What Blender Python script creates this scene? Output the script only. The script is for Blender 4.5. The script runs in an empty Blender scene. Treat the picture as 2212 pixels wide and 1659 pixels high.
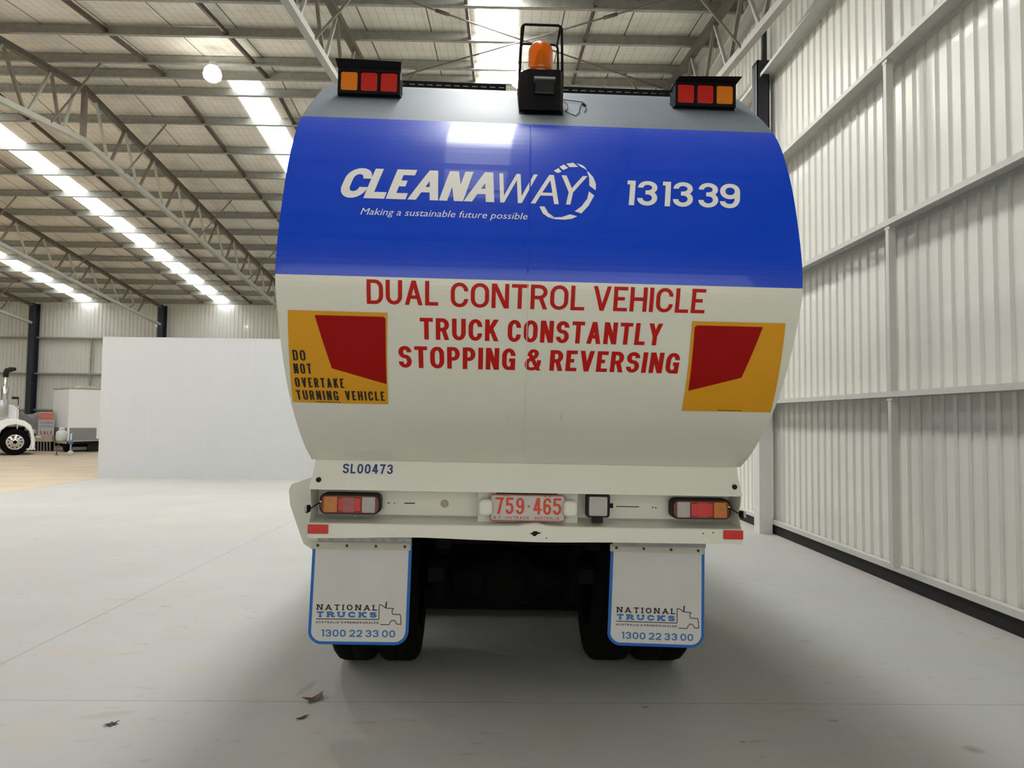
import bpy, bmesh, math, random
from mathutils import Vector, Matrix, Euler
random.seed(7)
SC = bpy.context.scene
COL = SC.collection

# ------------------------------------------------------------------ camera, world, exposure
F_PX, YAW, PITCH, ROLL, CAM_Z = 1534.0, 0.0166, 0.0493, -0.0113, 1.5
cy, sy, cp, sp = math.cos(YAW), math.sin(YAW), math.cos(PITCH), math.sin(PITCH)
fw = Vector((sy*cp, cy*cp, sp)); r0 = Vector((cy, -sy, 0)); u0 = r0.cross(fw)
rr = r0*math.cos(ROLL) - u0*math.sin(ROLL); uu = u0*math.cos(ROLL) + r0*math.sin(ROLL)
cam = bpy.data.cameras.new('camera'); cam_o = bpy.data.objects.new('camera', cam); COL.objects.link(cam_o)
cam.sensor_fit = 'HORIZONTAL'; cam.sensor_width = 36.0; cam.lens = 36.0*F_PX/2212.0
cam.clip_start = 0.05; cam.clip_end = 300
M = Matrix((rr, uu, -fw)).transposed().to_4x4(); M.translation = Vector((0, 0, CAM_Z)); cam_o.matrix_world = M
SC.camera = cam_o
W = bpy.data.worlds.new('world'); SC.world = W; W.use_nodes = True
W.node_tree.nodes['Background'].inputs[0].default_value = (1.0, 0.98, 0.94, 1)
W.node_tree.nodes['Background'].inputs[1].default_value = 0.95   # daylight entering by the unseen door opening added behind the camera
SC.view_settings.view_transform = 'Standard'; SC.view_settings.look = 'None'
SC.view_settings.gamma = 1.0; SC.view_settings.use_curve_mapping = False
SC.view_settings.exposure = 1.0
SKY_STRENGTH = 4.2        # daylight through the translucent roof sheets
LAMP_WATTS = 95.0         # each high bay lamp

# ------------------------------------------------------------------ helpers
def lin(c):
    return tuple(((v/12.92) if v <= 0.04045 else ((v+0.055)/1.055)**2.4) for v in [x/255.0 for x in c]) + (1,)

def mat(name, rgb, rough=0.5, metal=0.0, var=0.0, scale=8.0, bump=0.0, coat=0.0, spec=0.5, trans=0.0, stretch=(1, 1, 1)):
    m = bpy.data.materials.new(name); m.use_nodes = True
    nt = m.node_tree; b = nt.nodes['Principled BSDF']
    b.inputs['Base Color'].default_value = lin(rgb)
    b.inputs['Roughness'].default_value = rough; b.inputs['Metallic'].default_value = metal
    b.inputs['Coat Weight'].default_value = coat; b.inputs['Coat Roughness'].default_value = 0.04
    b.inputs['Specular IOR Level'].default_value = spec
    b.inputs['Transmission Weight'].default_value = trans
    tc = nt.nodes.new('ShaderNodeTexCoord'); mp = nt.nodes.new('ShaderNodeMapping'); mp.inputs['Scale'].default_value = stretch
    nz = nt.nodes.new('ShaderNodeTexNoise'); nz.inputs['Scale'].default_value = scale; nz.inputs['Detail'].default_value = 5
    nt.links.new(tc.outputs['Object'], mp.inputs[0]); nt.links.new(mp.outputs[0], nz.inputs['Vector'])
    if var > 0:
        rp = nt.nodes.new('ShaderNodeValToRGB')
        rp.color_ramp.elements[0].position = 0.3; rp.color_ramp.elements[1].position = 0.7
        l = lin(rgb)
        rp.color_ramp.elements[0].color = tuple(v*(1-var) for v in l[:3]) + (1,)
        rp.color_ramp.elements[1].color = tuple(min(1, v*(1+var)) for v in l[:3]) + (1,)
        nt.links.new(nz.outputs['Fac'], rp.inputs[0]); nt.links.new(rp.outputs[0], b.inputs['Base Color'])
    if bump > 0:
        bp = nt.nodes.new('ShaderNodeBump'); bp.inputs['Strength'].default_value = 0.4; bp.inputs['Distance'].default_value = bump
        nt.links.new(nz.outputs['Fac'], bp.inputs['Height']); nt.links.new(bp.outputs[0], b.inputs['Normal'])
    return m

def emis(name, rgb, strength):
    m = bpy.data.materials.new(name); m.use_nodes = True
    b = m.node_tree.nodes['Principled BSDF']
    b.inputs['Base Color'].default_value = (0.8, 0.8, 0.8, 1)
    b.inputs['Emission Color'].default_value = lin(rgb); b.inputs['Emission Strength'].default_value = strength
    return m

class MB:
    """collects verts / faces of ONE mesh object"""
    def __init__(s): s.v = []; s.f = []; s.m = []; s.sm = []
    def add(s, verts, faces, mi=0, smooth=False):
        n = len(s.v); s.v += [tuple(v) for v in verts]
        for f in faces: s.f.append([i+n for i in f]); s.m.append(mi); s.sm.append(smooth)
        return s
    def box(s, x0, x1, y0, y1, z0, z1, mi=0):
        return s.add([(x0,y0,z0),(x1,y0,z0),(x1,y1,z0),(x0,y1,z0),(x0,y0,z1),(x1,y0,z1),(x1,y1,z1),(x0,y1,z1)],
                     [(0,3,2,1),(4,5,6,7),(0,1,5,4),(1,2,6,5),(2,3,7,6),(3,0,4,7)], mi)
    def bar(s, p, q, w, h, mi=0, up=(0, 0, 1)):
        p, q = Vector(p), Vector(q); d = (q-p).normalized(); up = Vector(up)
        if abs(d.dot(up)) > 0.98: up = Vector((0, 1, 0))
        a = d.cross(up).normalized()*w/2; b = a.cross(d).normalized()*h/2
        vs = [p-a-b, p+a-b, p+a+b, p-a+b, q-a-b, q+a-b, q+a+b, q-a+b]
        return s.add(vs, [(3,2,1,0),(4,5,6,7),(0,1,5,4),(1,2,6,5),(2,3,7,6),(3,0,4,7)], mi)
    def tube(s, pts, r, n=10, mi=0, closed=False):
        pts = [Vector(p) for p in pts]; rs = r if isinstance(r, (list, tuple)) else [r]*len(pts)
        rings = []; prev = None
        for i, p in enumerate(pts):
            if closed: d = pts[(i+1) % len(pts)]-pts[i-1]
            else: d = pts[min(i+1, len(pts)-1)]-pts[max(i-1, 0)]
            d.normalize()
            ref = prev if prev is not None else (Vector((0,0,1)) if abs(d.z) < 0.9 else Vector((1,0,0)))
            a = (ref-d*ref.dot(d)).normalized(); prev = a; b = d.cross(a)
            rings.append([p+(a*math.cos(t)+b*math.sin(t))*rs[i] for t in [2*math.pi*k/n for k in range(n)]])
        vs = [v for R in rings for v in R]; fs = []
        L = len(rings)
        for i in range(L if closed else L-1):
            for k in range(n):
                a0, b0 = i*n+k, i*n+(k+1) % n; j = ((i+1) % L)*n
                fs.append((a0, b0, j+(k+1) % n, j+k))
        if not closed: fs += [tuple(range(n-1, -1, -1)), tuple((L-1)*n+k for k in range(n))]
        return s.add(vs, fs, mi, True)
    def lathe(s, prof, c=(0, 0, 0), axis='z', n=32, mi=0):
        vs = []; fs = []
        for (r, h) in prof:
            for k in range(n):
                t = 2*math.pi*k/n; x, y = r*math.cos(t), r*math.sin(t)
                p = (x, y, h) if axis == 'z' else ((h, x, y) if axis == 'x' else (x, h, y))
                vs.append((p[0]+c[0], p[1]+c[1], p[2]+c[2]))
        for i in range(len(prof)-1):
            for k in range(n):
                q = (i*n+k, i*n+(k+1) % n, (i+1)*n+(k+1) % n, (i+1)*n+k)
                fs.append(q if axis != 'y' else q[::-1])
        return s.add(vs, fs, mi, True)
    def prism(s, poly, ax, a, b, mi=0):
        """poly of 2D points in the plane normal to ax, extruded from a to b"""
        def P(u, v, w): return (w, u, v) if ax == 'x' else ((u, w, v) if ax == 'y' else (u, v, w))
        n = len(poly); vs = [P(u, v, a) for u, v in poly]+[P(u, v, b) for u, v in poly]
        fs = [tuple(range(n-1, -1, -1)), tuple(range(n, 2*n))]+[(i, (i+1) % n, n+(i+1) % n, n+i) for i in range(n)]
        return s.add(vs, fs, mi)
    def build(s, name, mats, parent=None, off=(0, 0, 0), bevel=0.0, autosm=True):
        me = bpy.data.meshes.new(name)
        me.from_pydata([(v[0]-off[0], v[1]-off[1], v[2]-off[2]) for v in s.v], [], s.f)
        if not isinstance(mats, (list, tuple)): mats = [mats]
        for m in mats: me.materials.append(m)
        for p, mi, sm in zip(me.polygons, s.m, s.sm): p.material_index = mi; p.use_smooth = sm
        bm = bmesh.new(); bm.from_mesh(me)
        bmesh.ops.recalc_face_normals(bm, faces=bm.faces[:]); bm.to_mesh(me); bm.free()
        o = bpy.data.objects.new(name, me); COL.objects.link(o)
        if parent is not None: o.parent = parent
        if bevel > 0:
            md = o.modifiers.new('bevel', 'BEVEL'); md.width = bevel; md.segments = 2; md.limit_method = 'ANGLE'; md.angle_limit = math.radians(40)
        return o

def tag(o, label, cat=None, group=None, kind=None):
    o['label'] = label
    if cat: o['category'] = cat
    if group: o['group'] = group
    if kind: o['kind'] = kind
    return o

def empty(name, loc, label, cat, group=None, rot=(0, 0, 0)):
    o = bpy.data.objects.new(name, None); COL.objects.link(o); o.empty_display_size = 0.2
    o.location = loc; o.rotation_euler = rot
    return tag(o, label, cat, group)

def copy_tree(o, parent=None):
    c = o.copy(); COL.objects.link(c)
    if parent is not None: c.parent = parent
    for ch in list(o.children): copy_tree(ch, c)
    return c

def struct(o, label=None):
    o['kind'] = 'structure'
    if label: o['label'] = label
    return o

def rrect(cx, cz, w, h, r, n=6):
    out = []
    for (sx, sz, a0) in ((1, 1, 0), (-1, 1, 90), (-1, -1, 180), (1, -1, 270)):
        for k in range(n+1):
            a = math.radians(a0+90*k/n)
            out.append((cx+sx*(w/2-r)+r*math.cos(a), cz+sz*(h/2-r)+r*math.sin(a)))
    return out

ORD = ['first', 'second', 'third', 'fourth', 'fifth', 'sixth', 'seventh', 'eighth', 'ninth', 'tenth', 'eleventh', 'twelfth', 'thirteenth', 'fourteenth']

# ------------------------------------------------------------------ materials
M_sheet = mat('cream_wall_sheet', (220, 220, 210), 0.36, var=0.03, scale=1.5, coat=0.15)
M_steel = mat('galvanised_steel', (158, 158, 150), 0.55, 0.25, var=0.12, scale=9)
M_girt = mat('painted_girt', (200, 199, 192), 0.5, var=0.05, scale=5)
M_chord = mat('grey_painted_chord', (168, 168, 158), 0.55, var=0.06, scale=4)
M_web = mat('brown_grey_web_steel', (120, 112, 100), 0.6, var=0.15, scale=6)
M_topch = mat('dark_chord_steel', (92, 86, 74), 0.6, var=0.15, scale=5)
M_bridge = mat('brown_bridging_steel', (84, 72, 64), 0.6, var=0.15, scale=6)
M_column = mat('dark_navy_column_paint', (40, 42, 50), 0.5, var=0.1, scale=3)
M_colwhite = mat('white_column_casing', (214, 215, 210), 0.45, var=0.03, scale=3)
M_black = mat('black_rubber', (16, 15, 15), 0.7, var=0.2, scale=30)
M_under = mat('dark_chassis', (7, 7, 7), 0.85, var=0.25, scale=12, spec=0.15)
M_white = mat('cream_white_truck_paint', (228, 229, 216), 0.33, var=0.02, scale=3, coat=0.25)
M_blue = mat('blue_truck_paint', (0, 70, 218), 0.28, var=0.04, scale=2.2, coat=0.45, spec=0.35)
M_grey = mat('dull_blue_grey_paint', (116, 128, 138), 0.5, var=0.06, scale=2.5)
M_vinylw = mat('white_vinyl', (250, 250, 248), 0.35)
M_red = mat('red_vinyl_lettering', (190, 22, 14), 0.5, spec=0.25)
M_yellow = mat('amber_yellow_sign_sheet', (222, 158, 8), 0.5, var=0.03, scale=5)
M_signred = mat('red_sign_sheet', (158, 4, 2), 0.5, spec=0.2)
M_signblack = mat('black_sign_lettering', (22, 20, 16), 0.5)
M_navy = mat('navy_lettering', (24, 44, 120), 0.45)
M_blackbox = mat('black_powder_coat', (11, 11, 16), 0.6, var=0.1, scale=20, spec=0.2)
M_amber = mat('amber_lens', (240, 132, 10), 0.3, coat=0.3)
M_redlens = mat('red_lens', (205, 26, 14), 0.3, coat=0.3)
M_pink = mat('faded_red_lens', (165, 84, 80), 0.35, var=0.1, scale=40, coat=0.3)
M_clear = mat('frosted_clear_lens', (176, 172, 168), 0.3, var=0.06, scale=40, coat=0.4)
M_amber2 = mat('ribbed_amber_lens', (200, 120, 40), 0.35, var=0.1, scale=40, coat=0.3)
M_lamprim = mat('dark_red_lamp_body', (110, 22, 16), 0.4, coat=0.3)
M_reflector = mat('red_reflector', (206, 18, 10), 0.35, coat=0.4)
M_plate = mat('white_number_plate', (204, 198, 194), 0.4, var=0.03, scale=20)
M_orange = mat('orange_red_plate_lettering', (216, 66, 16), 0.45)
M_platered = mat('faded_red_plate_border', (176, 100, 84), 0.5)
M_flap = mat('white_mudflap_rubber', (212, 211, 208), 0.5, var=0.04, scale=6)
M_flapblue = mat('blue_mudflap_border', (10, 104, 190), 0.45)
M_flaptext = mat('blue_mudflap_lettering', (52, 118, 180), 0.5)
M_strip = mat('off_white_strip', (200, 198, 186), 0.5, var=0.05, scale=12)
M_bolt = mat('bolt_steel', (92, 84, 62), 0.5, 0.6)
M_alu = mat('aluminium', (190, 192, 194), 0.35, 0.7, var=0.08, scale=14)
M_chrome = mat('chrome', (215, 215, 215), 0.15, 0.95)
M_rust = mat('rust_hole', (30, 18, 10), 0.9)
M_glassdark = mat('dark_glass', (24, 27, 32), 0.08, coat=0.5)
M_panel = mat('white_panel_board', (194, 197, 200), 0.5, var=0.012, scale=2)
M_truckwhite = mat('gloss_white_cab_paint', (249, 249, 247), 0.3, coat=0.4)
M_tyre = mat('tyre_rubber', (9, 8, 8), 0.9, var=0.2, scale=25, spec=0.15)
M_tread = mat('grey_checker_plate', (150, 152, 150), 0.5, 0.35, var=0.15, scale=18)
M_tank = mat('gas_bottle_grey_paint', (200, 206, 204), 0.45)
M_tealblue = mat('blue_plastic', (70, 120, 180), 0.5)
M_blockgrey = mat('grey_tarpaulin', (134, 134, 130), 0.75, var=0.12, scale=4, bump=0.02)
M_tan = mat('beige_board', (188, 178, 158), 0.7, var=0.06, scale=5)
M_slat = mat('grey_brown_slats', (150, 140, 128), 0.65, var=0.1, scale=12)
M_leaf = mat('dry_brown_leaf', (96, 66, 38), 0.75, var=0.35, scale=40)
M_leafdark = mat('dark_dead_leaf', (46, 42, 40), 0.8, var=0.3, scale=50)
M_sky = emis('daylit_roof_sheet', (246, 250, 255), SKY_STRENGTH)
M_skyboost = emis('boosted_roof_sheet', (250, 250, 250), SKY_STRENGTH*2.4)  # emission raised to brighten the truck, right wall and near floor
M_skydim = emis('dim_roof_sheet', (214, 208, 200), 2.4)  # same kind of sheet with weaker emission
M_lamp = emis('glowing_lamp_lens', (255, 252, 242), 12.0)

def floor_material():
    m = bpy.data.materials.new('painted_concrete_floor'); m.use_nodes = True
    nt = m.node_tree; N, L = nt.nodes, nt.links; b = N['Principled BSDF']
    tc = N.new('ShaderNodeTexCoord'); sx = N.new('ShaderNodeSeparateXYZ'); L.new(tc.outputs['Object'], sx.inputs[0])
    def math_(op, a, c=None, clamp=False):
        n = N.new('ShaderNodeMath'); n.operation = op; n.use_clamp = clamp
        for i, v in enumerate((a, c)):
            if v is None: continue
            if isinstance(v, (int, float)): n.inputs[i].default_value = v
            else: L.new(v, n.inputs[i])
        return n.outputs[0]
    def noise(scale, detail=4, stretch=(1, 1, 1), rough=0.55):
        mp = N.new('ShaderNodeMapping'); mp.inputs['Scale'].default_value = stretch; L.new(tc.outputs['Object'], mp.inputs[0])
        n = N.new('ShaderNodeTexNoise'); n.inputs['Scale'].default_value = scale; n.inputs['Detail'].default_value = detail; n.inputs['Roughness'].default_value = rough
        L.new(mp.outputs[0], n.inputs['Vector']); return n.outputs['Fac']
    def ramp(v, p0, c0, p1, c1):
        r = N.new('ShaderNodeValToRGB'); e = r.color_ramp.elements
        e[0].position = p0; e[0].color = c0; e[1].position = p1; e[1].color = c1; L.new(v, r.inputs[0]); return r.outputs[0]
    def mix(f, a, c, blend='MIX'):
        n = N.new('ShaderNodeMix'); n.data_type = 'RGBA'; n.blend_type = blend
        if isinstance(f, (int, float)): n.inputs[0].default_value = f
        else: L.new(f, n.inputs[0])
        for i, v in ((6, a), (7, c)):
            if isinstance(v, tuple): n.inputs[i].default_value = v
            else: L.new(v, n.inputs[i])
        return n.outputs[2]
    cream = ramp(noise(0.55, 5), 0.3, lin((174, 175, 172)), 0.7, lin((183, 184, 181)))
    tan = ramp(noise(0.5, 6, (1, 2.5, 1)), 0.3, lin((184, 168, 144)), 0.7, lin((200, 186, 164)))
    edge = math_('GREATER_THAN', sx.outputs[0], -9.38)
    base = mix(edge, tan, cream)
    # dirty scuffs: short streaks and small blotches
    st = ramp(noise(5.5, 6, (1.0, 2.6, 1), 0.6), 0.60, (0, 0, 0, 1), 0.70, (1, 1, 1, 1))
    bl = ramp(noise(1.1, 3), 0.42, (0, 0, 0, 1), 0.6, (1, 1, 1, 1))
    base = mix(math_('MULTIPLY', math_('MULTIPLY', st, bl), 0.55), base, lin((140, 132, 118)))
    st2 = ramp(noise(2.4, 5, (0.7, 1.6, 1)), 0.55, (0, 0, 0, 1), 0.72, (1, 1, 1, 1))
    base = mix(math_('MULTIPLY', st2, 0.35), base, lin((190, 176, 146)))
    # single stains: a tan streak, tyre scuffs and dirt beside the joint
    for (cx, cy, la, lb, ang, col, k) in ((-2.74, 4.62, 0.20, 0.028, 0.75, (196, 182, 146), 0.75), (-1.05, 4.03, 0.14, 0.03, 1.35, (150, 134, 116), 0.6), (-1.43, 4.85, 0.07, 0.03, 0.2, (190, 178, 150), 0.6),
                                          (-1.85, 5.40, 0.05, 0.02, 0.1, (150, 148, 142), 0.6), (-3.0, 5.9, 0.25, 0.03, 0.0, (168, 162, 150), 0.5), (-1.95, 3.66, 0.16, 0.05, 0.3, (164, 156, 140), 0.5),
                                          (1.7, 3.63, 0.03, 0.02, 0.0, (120, 114, 100), 0.7), (2.2, 3.32, 0.06, 0.05, 0.0, (140, 134, 120), 0.7), (0.78, 3.79, 0.025, 0.016, 0.0, (92, 84, 72), 0.8), (1.16, 3.39, 0.02, 0.015, 0.0, (120, 112, 98), 0.7)):
        dx, dy = math_('SUBTRACT', sx.outputs[0], cx), math_('SUBTRACT', sx.outputs[1], cy)
        ca, sa = math.cos(ang), math.sin(ang)
        uu_ = math_('ADD', math_('MULTIPLY', dx, ca/la), math_('MULTIPLY', dy, sa/la)); vv_ = math_('ADD', math_('MULTIPLY', dx, -sa/lb), math_('MULTIPLY', dy, ca/lb))
        d2 = math_('ADD', math_('MULTIPLY', uu_, uu_), math_('MULTIPLY', vv_, vv_))
        msk = math_('MULTIPLY', math_('SUBTRACT', 1.0, d2, True), math_('MULTIPLY', noise(22, 4), 2.0*k), True)
        base = mix(msk, base, lin(col))
    # saw-cut joints: along the hall at x = -2.97, -9.38, across it at y = 3.84
    def line(axis, pos, w):
        d = math_('ABSOLUTE', math_('SUBTRACT', sx.outputs[axis], pos)); return math_('LESS_THAN', d, w)
    j = math_('MAXIMUM', line(0, -2.97, 0.004), math_('MAXIMUM', line(0, -9.38, 0.012), line(1, 3.84, 0.003)))
    base = mix(math_('MULTIPLY', j, 0.6), base, lin((110, 92, 80)))
    # dusty tidemark beside the right wall
    dw = math_('MULTIPLY', math_('GREATER_THAN', sx.outputs[0], 3.3), 0.25)
    base = mix(math_('MULTIPLY', dw, noise(3, 5)), base, lin((176, 158, 134)))
    L.new(base, b.inputs['Base Color'])
    rg = ramp(noise(1.5, 4), 0.3, (0.55, 0.55, 0.55, 1), 0.7, (0.7, 0.7, 0.7, 1)); L.new(rg, b.inputs['Roughness'])
    b.inputs['Specular IOR Level'].default_value = 0.25
    return m
M_floor = floor_material()

def roof_material():
    m = bpy.data.materials.new('roof_blanket_with_safety_mesh'); m.use_nodes = True
    nt = m.node_tree; N, L = nt.nodes, nt.links; b = N['Principled BSDF']
    tc = N.new('ShaderNodeTexCoord'); sx = N.new('ShaderNodeSeparateXYZ'); L.new(tc.outputs['Object'], sx.inputs[0])
    def frac_line(axis, pitch, w, off=0.0):
        a = N.new('ShaderNodeMath'); a.operation = 'ADD'; a.inputs[1].default_value = off; L.new(sx.outputs[axis], a.inputs[0])
        p = N.new('ShaderNodeMath'); p.operation = 'PINGPONG'; p.inputs[1].default_value = pitch/2; L.new(a.outputs[0], p.inputs[0])
        c = N.new('ShaderNodeMath'); c.operation = 'LESS_THAN'; c.inputs[1].default_value = w/2; L.new(p.outputs[0], c.inputs[0])
        return c.outputs[0]
    def mx(a, c):
        n = N.new('ShaderNodeMath'); n.operation = 'MAXIMUM'; L.new(a, n.inputs[0]); L.new(c, n.inputs[1]); return n.outputs[0]
    mesh = mx(frac_line(0, 0.15, 0.006), frac_line(1, 0.30, 0.005))
    seam = frac_line(0, 1.12, 0.022, 0.15)
    nz = N.new('ShaderNodeTexNoise'); nz.inputs['Scale'].default_value = 1.3; nz.inputs['Detail'].default_value = 6
    L.new(tc.outputs['Object'], nz.inputs['Vector'])
    r = N.new('ShaderNodeValToRGB'); e = r.color_ramp.elements
    e[0].position = 0.3; e[0].color = lin((214, 207, 194)); e[1].position = 0.7; e[1].color = lin((236, 231, 219)); L.new(nz.outputs['Fac'], r.inputs[0])
    def mixc(f, k, a, col):
        q = N.new('ShaderNodeMath'); q.operation = 'MULTIPLY'; q.inputs[1].default_value = k; L.new(f, q.inputs[0])
        n = N.new('ShaderNodeMix'); n.data_type = 'RGBA'; L.new(q.outputs[0], n.inputs[0]); L.new(a, n.inputs[6]); n.inputs[7].default_value = col
        return n.outputs[2]
    c = mixc(mesh, 0.62, r.outputs[0], lin((92, 84, 72))); c = mixc(seam, 0.85, c, lin((44, 38, 34)))
    L.new(c, b.inputs['Base Color']); b.inputs['Roughness'].default_value = 0.62; b.inputs['Metallic'].default_value = 0.1
    bp = N.new('ShaderNodeBump'); bp.inputs['Distance'].default_value = 0.05; bp.inputs['Strength'].default_value = 0.5
    L.new(nz.outputs['Fac'], bp.inputs['Height']); L.new(bp.outputs[0], b.inputs['Normal'])
    return m
M_roof = roof_material()

# ------------------------------------------------------------------ the hall
XL, XR, YN, YF, YR = -33.0, 3.78, -2.4, 31.2, 14.45
SL = 0.125
def zpb(y): return 8.314 - SL*abs(y-YR)          # underside of the purlins
def zroof(y): return zpb(y) + 0.2                # roof blanket
struct(MB().box(XL, XR, YN, YF, -0.3, 0.0).build('floor', M_floor), 'cream painted concrete floor, bare tan concrete on its far left')

def corrugated(fixed, a0, a1, ztop, axis, out, pitch=0.169, phase=0.0, rec=0.022):
    """sheet seen from inside: wide flats with narrow recessed ribs; out = direction of the recess"""
    mb = MB(); n0 = math.floor((a0-phase)/pitch)+1; pts = [(a0, 0)]
    k = n0
    while True:
        c = phase+k*pitch
        if c+0.04 > a1: break
        if c-0.04 > a0: pts += [(c-0.034, 0), (c-0.019, rec), (c+0.019, rec), (c+0.034, 0)]
        k += 1
    pts.append((a1, 0))
    ridge = YR
    vs = []; fs = []
    for (t, d) in pts:
        f = fixed+out*d
        zt = ztop(t)
        for z in (0.06, zt): vs.append((f, t, z) if axis == 'y' else (t, f, z))
    for i in range(len(pts)-1): fs.append((2*i, 2*i+2, 2*i+3, 2*i+1))
    mb.add(vs, fs)
    return mb
WALLX = 3.745
struct(corrugated(WALLX, YN, YF, lambda y: zroof(y)+0.02, 'y', 1, phase=5.094).build('wall_right', M_sheet), 'cream corrugated metal wall with horizontal girts along the right side')
struct(corrugated(YF-0.03, XL, XR, lambda x: zroof(YF)+0.05, 'x', 1).build('wall_back', M_sheet), 'cream corrugated far wall at the end of the hall')
struct(corrugated(XL+0.03, YN, YF, lambda y: zroof(y)+0.02, 'y', -1).build('wall_left', M_sheet))
DX0, DX1, DZ = -2.3, 3.1, 3.5                      # unseen door opening, added behind the camera to light the truck rear
wfm = corrugated(YN+0.03, XL, DX0, lambda x: zroof(YN)+0.05, 'x', -1)
w2 = corrugated(YN+0.03, DX1, XR, lambda x: zroof(YN)+0.05, 'x', -1); wfm.add(w2.v, w2.f)
wfm.box(DX0, DX1, YN, YN+0.04, DZ, zroof(YN)+0.05)
struct(wfm.build('wall_front', M_sheet))
dfm = MB(); dfm.box(DX0-0.09, DX0, YN+0.035, YN+0.11, 0, DZ+0.1); dfm.box(DX1, DX1+0.09, YN+0.035, YN+0.11, 0, DZ+0.1); dfm.box(DX0, DX1, YN+0.042, YN+0.11, DZ, DZ+0.1)
struct(dfm.build('added_door_1', M_girt))  # frame of the added, unseen opening
struct(MB().box(DX0-8, DX1+8, YN-14, YN-0.1, -0.32, -0.02).build('floor_apron', M_tan))
# outer skins so no daylight leaks through the sheets
roof = MB()
def roofslab(x0, x1, y0, y1):
    z0, z1 = zroof(y0), zroof(y1)
    roof.add([(x0,y0,z0),(x1,y0,z0),(x1,y1,z1),(x0,y1,z1),(x0,y0,z0+0.12),(x1,y0,z0+0.12),(x1,y1,z1+0.12),(x0,y1,z1+0.12)],
             [(0,3,2,1),(4,5,6,7),(0,1,5,4),(1,2,6,5),(2,3,7,6),(3,0,4,7)])
roofslab(XL-0.1, XR+0.1, YN-0.1, YR); roofslab(XL-0.1, XR+0.1, YR, YF+0.1)
struct(roof.build('ceiling', M_roof), 'beige roof blanket held by fine safety mesh above the purlins')
struct(MB().box(3.70, 3.735, YN+0.04, YF-0.05, 0.0, 0.131).build('baseboard_right', M_black), 'black gap strip along the foot of the right wall')
struct(MB().box(3.675, 3.738, YN+0.04, YF-0.05, 0.1315, 0.187).build('trim_1', M_girt), 'white flashing along the foot of the right wall')
struct(MB().box(XL+0.1, 3.6, YF-0.10, YF-0.035, 0.0, 0.187).build('baseboard_back', M_girt))

# translucent roof sheets (windows)
wi = 0
def skylight(x0, x1, y0, y1, m='bright'):
    global wi; wi += 1
    mb = MB(); n = 12
    for i in range(n):
        a, c = y0+(y1-y0)*i/n, y0+(y1-y0)*(i+1)/n
        e = 0.012
        mb.add([(x0,a,zroof(a)-e),(x1,a,zroof(a)-e),(x1,c,zroof(c)-e),(x0,c,zroof(c)-e),(x0,a,zroof(a)-0.002),(x1,a,zroof(a)-0.002),(x1,c,zroof(c)-0.002),(x0,c,zroof(c)-0.002)],
               [(0,3,2,1),(4,5,6,7),(0,1,5,4),(1,2,6,5),(2,3,7,6),(3,0,4,7)])
    return struct(mb.build('window_%d' % wi, {'bright': M_sky, 'boosted': M_skyboost, 'dim': M_skydim}[m]), 'strip of white translucent roof sheet letting in daylight')
skylight(-12.42, -11.76, YR+0.45, YF-0.1)
skylight(-5.76, -5.11, YR+0.06, YF-0.1)
skylight(-18.35, -17.66, YR+0.45, YF-0.1)
skylight(-24.6, -23.95, YR+0.45, YF-0.1)
skylight(-0.46, 0.20, 2.45, YR-0.15, 'boosted')
skylight(-0.46, 0.20, -0.4, 2.43, 'dim')
skylight(-0.46, 0.20, YR+0.45, YF-0.1)  # hidden behind the truck, added for light
skylight(-12.42, -11.76, YN+0.3, YR-0.6, 'boosted')  # out of view, added to light the hall
skylight(-24.6, -23.95, YN+0.3, YR-0.6, 'boosted')  # another strip out of view, added for its light

# roof purlins, each with its bridging struts as parts
BR_X = [2.3-6.02*0+(-0.9), -0.60, -4.79, -6.85, -10.81, -12.85, -16.85, -18.9, -22.9, -24.9]
near_y = [14.13, 13.42-0.065, 12.03+0.01, 10.72, 9.39, 8.06, 6.73, 5.40, 4.07, 2.74, 1.41, 0.08, -1.25, -2.15]
far_y = [14.86, 16.02, 17.36, 18.68, 20.01, 21.34, 22.67, 24.0, 25.33, 26.66, 27.99, 29.32, 30.65]
def purlin(y, side, idx, nexty):
    zb = zpb(y); d = -1 if side == 'near' else 1
    label = ('grey steel roof purlin on the %s slope, %s row from the ridge' % ('near' if side == 'near' else 'far', ORD[idx]))
    root = empty('purlin', (0, y, zb), label, 'roof purlin', 'purlins under the roof')
    mb = MB()
    s = -1                                        # web faces the camera, flange toward the camera
    mb.box(-33.0+0.05, XR-0.06, -0.0015, 0.0015, 0.0, 0.185)
    mb.box(-33.0+0.05, XR-0.06, -0.072, 0.0, 0.0, 0.003)
    mb.box(-33.0+0.05, XR-0.06, -0.072, -0.069, 0.0, 0.018)
    mb.box(-33.0+0.05, XR-0.06, 0.0, 0.065, 0.178, 0.181)
    mb.build('purlin_beam', M_steel, root)
    if nexty is not None:
        dy = nexty-y; dz = zpb(nexty)-zb
        for x in BR_X:
            b = MB(); b.bar((x, 0.01 if dy > 0 else -0.01, 0.08), (x, dy-0.01 if dy > 0 else dy+0.01, dz+0.08), 0.05, 0.075)
            b.build('bridging_strut', M_bridge, root)
    return root
for i, y in enumerate(near_y): purlin(y, 'near', i, near_y[i+1] if i+1 < len(near_y) else None)
for i, y in enumerate(far_y): purlin(y, 'far', i, far_y[i+1] if i+1 < len(far_y) else None)

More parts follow.
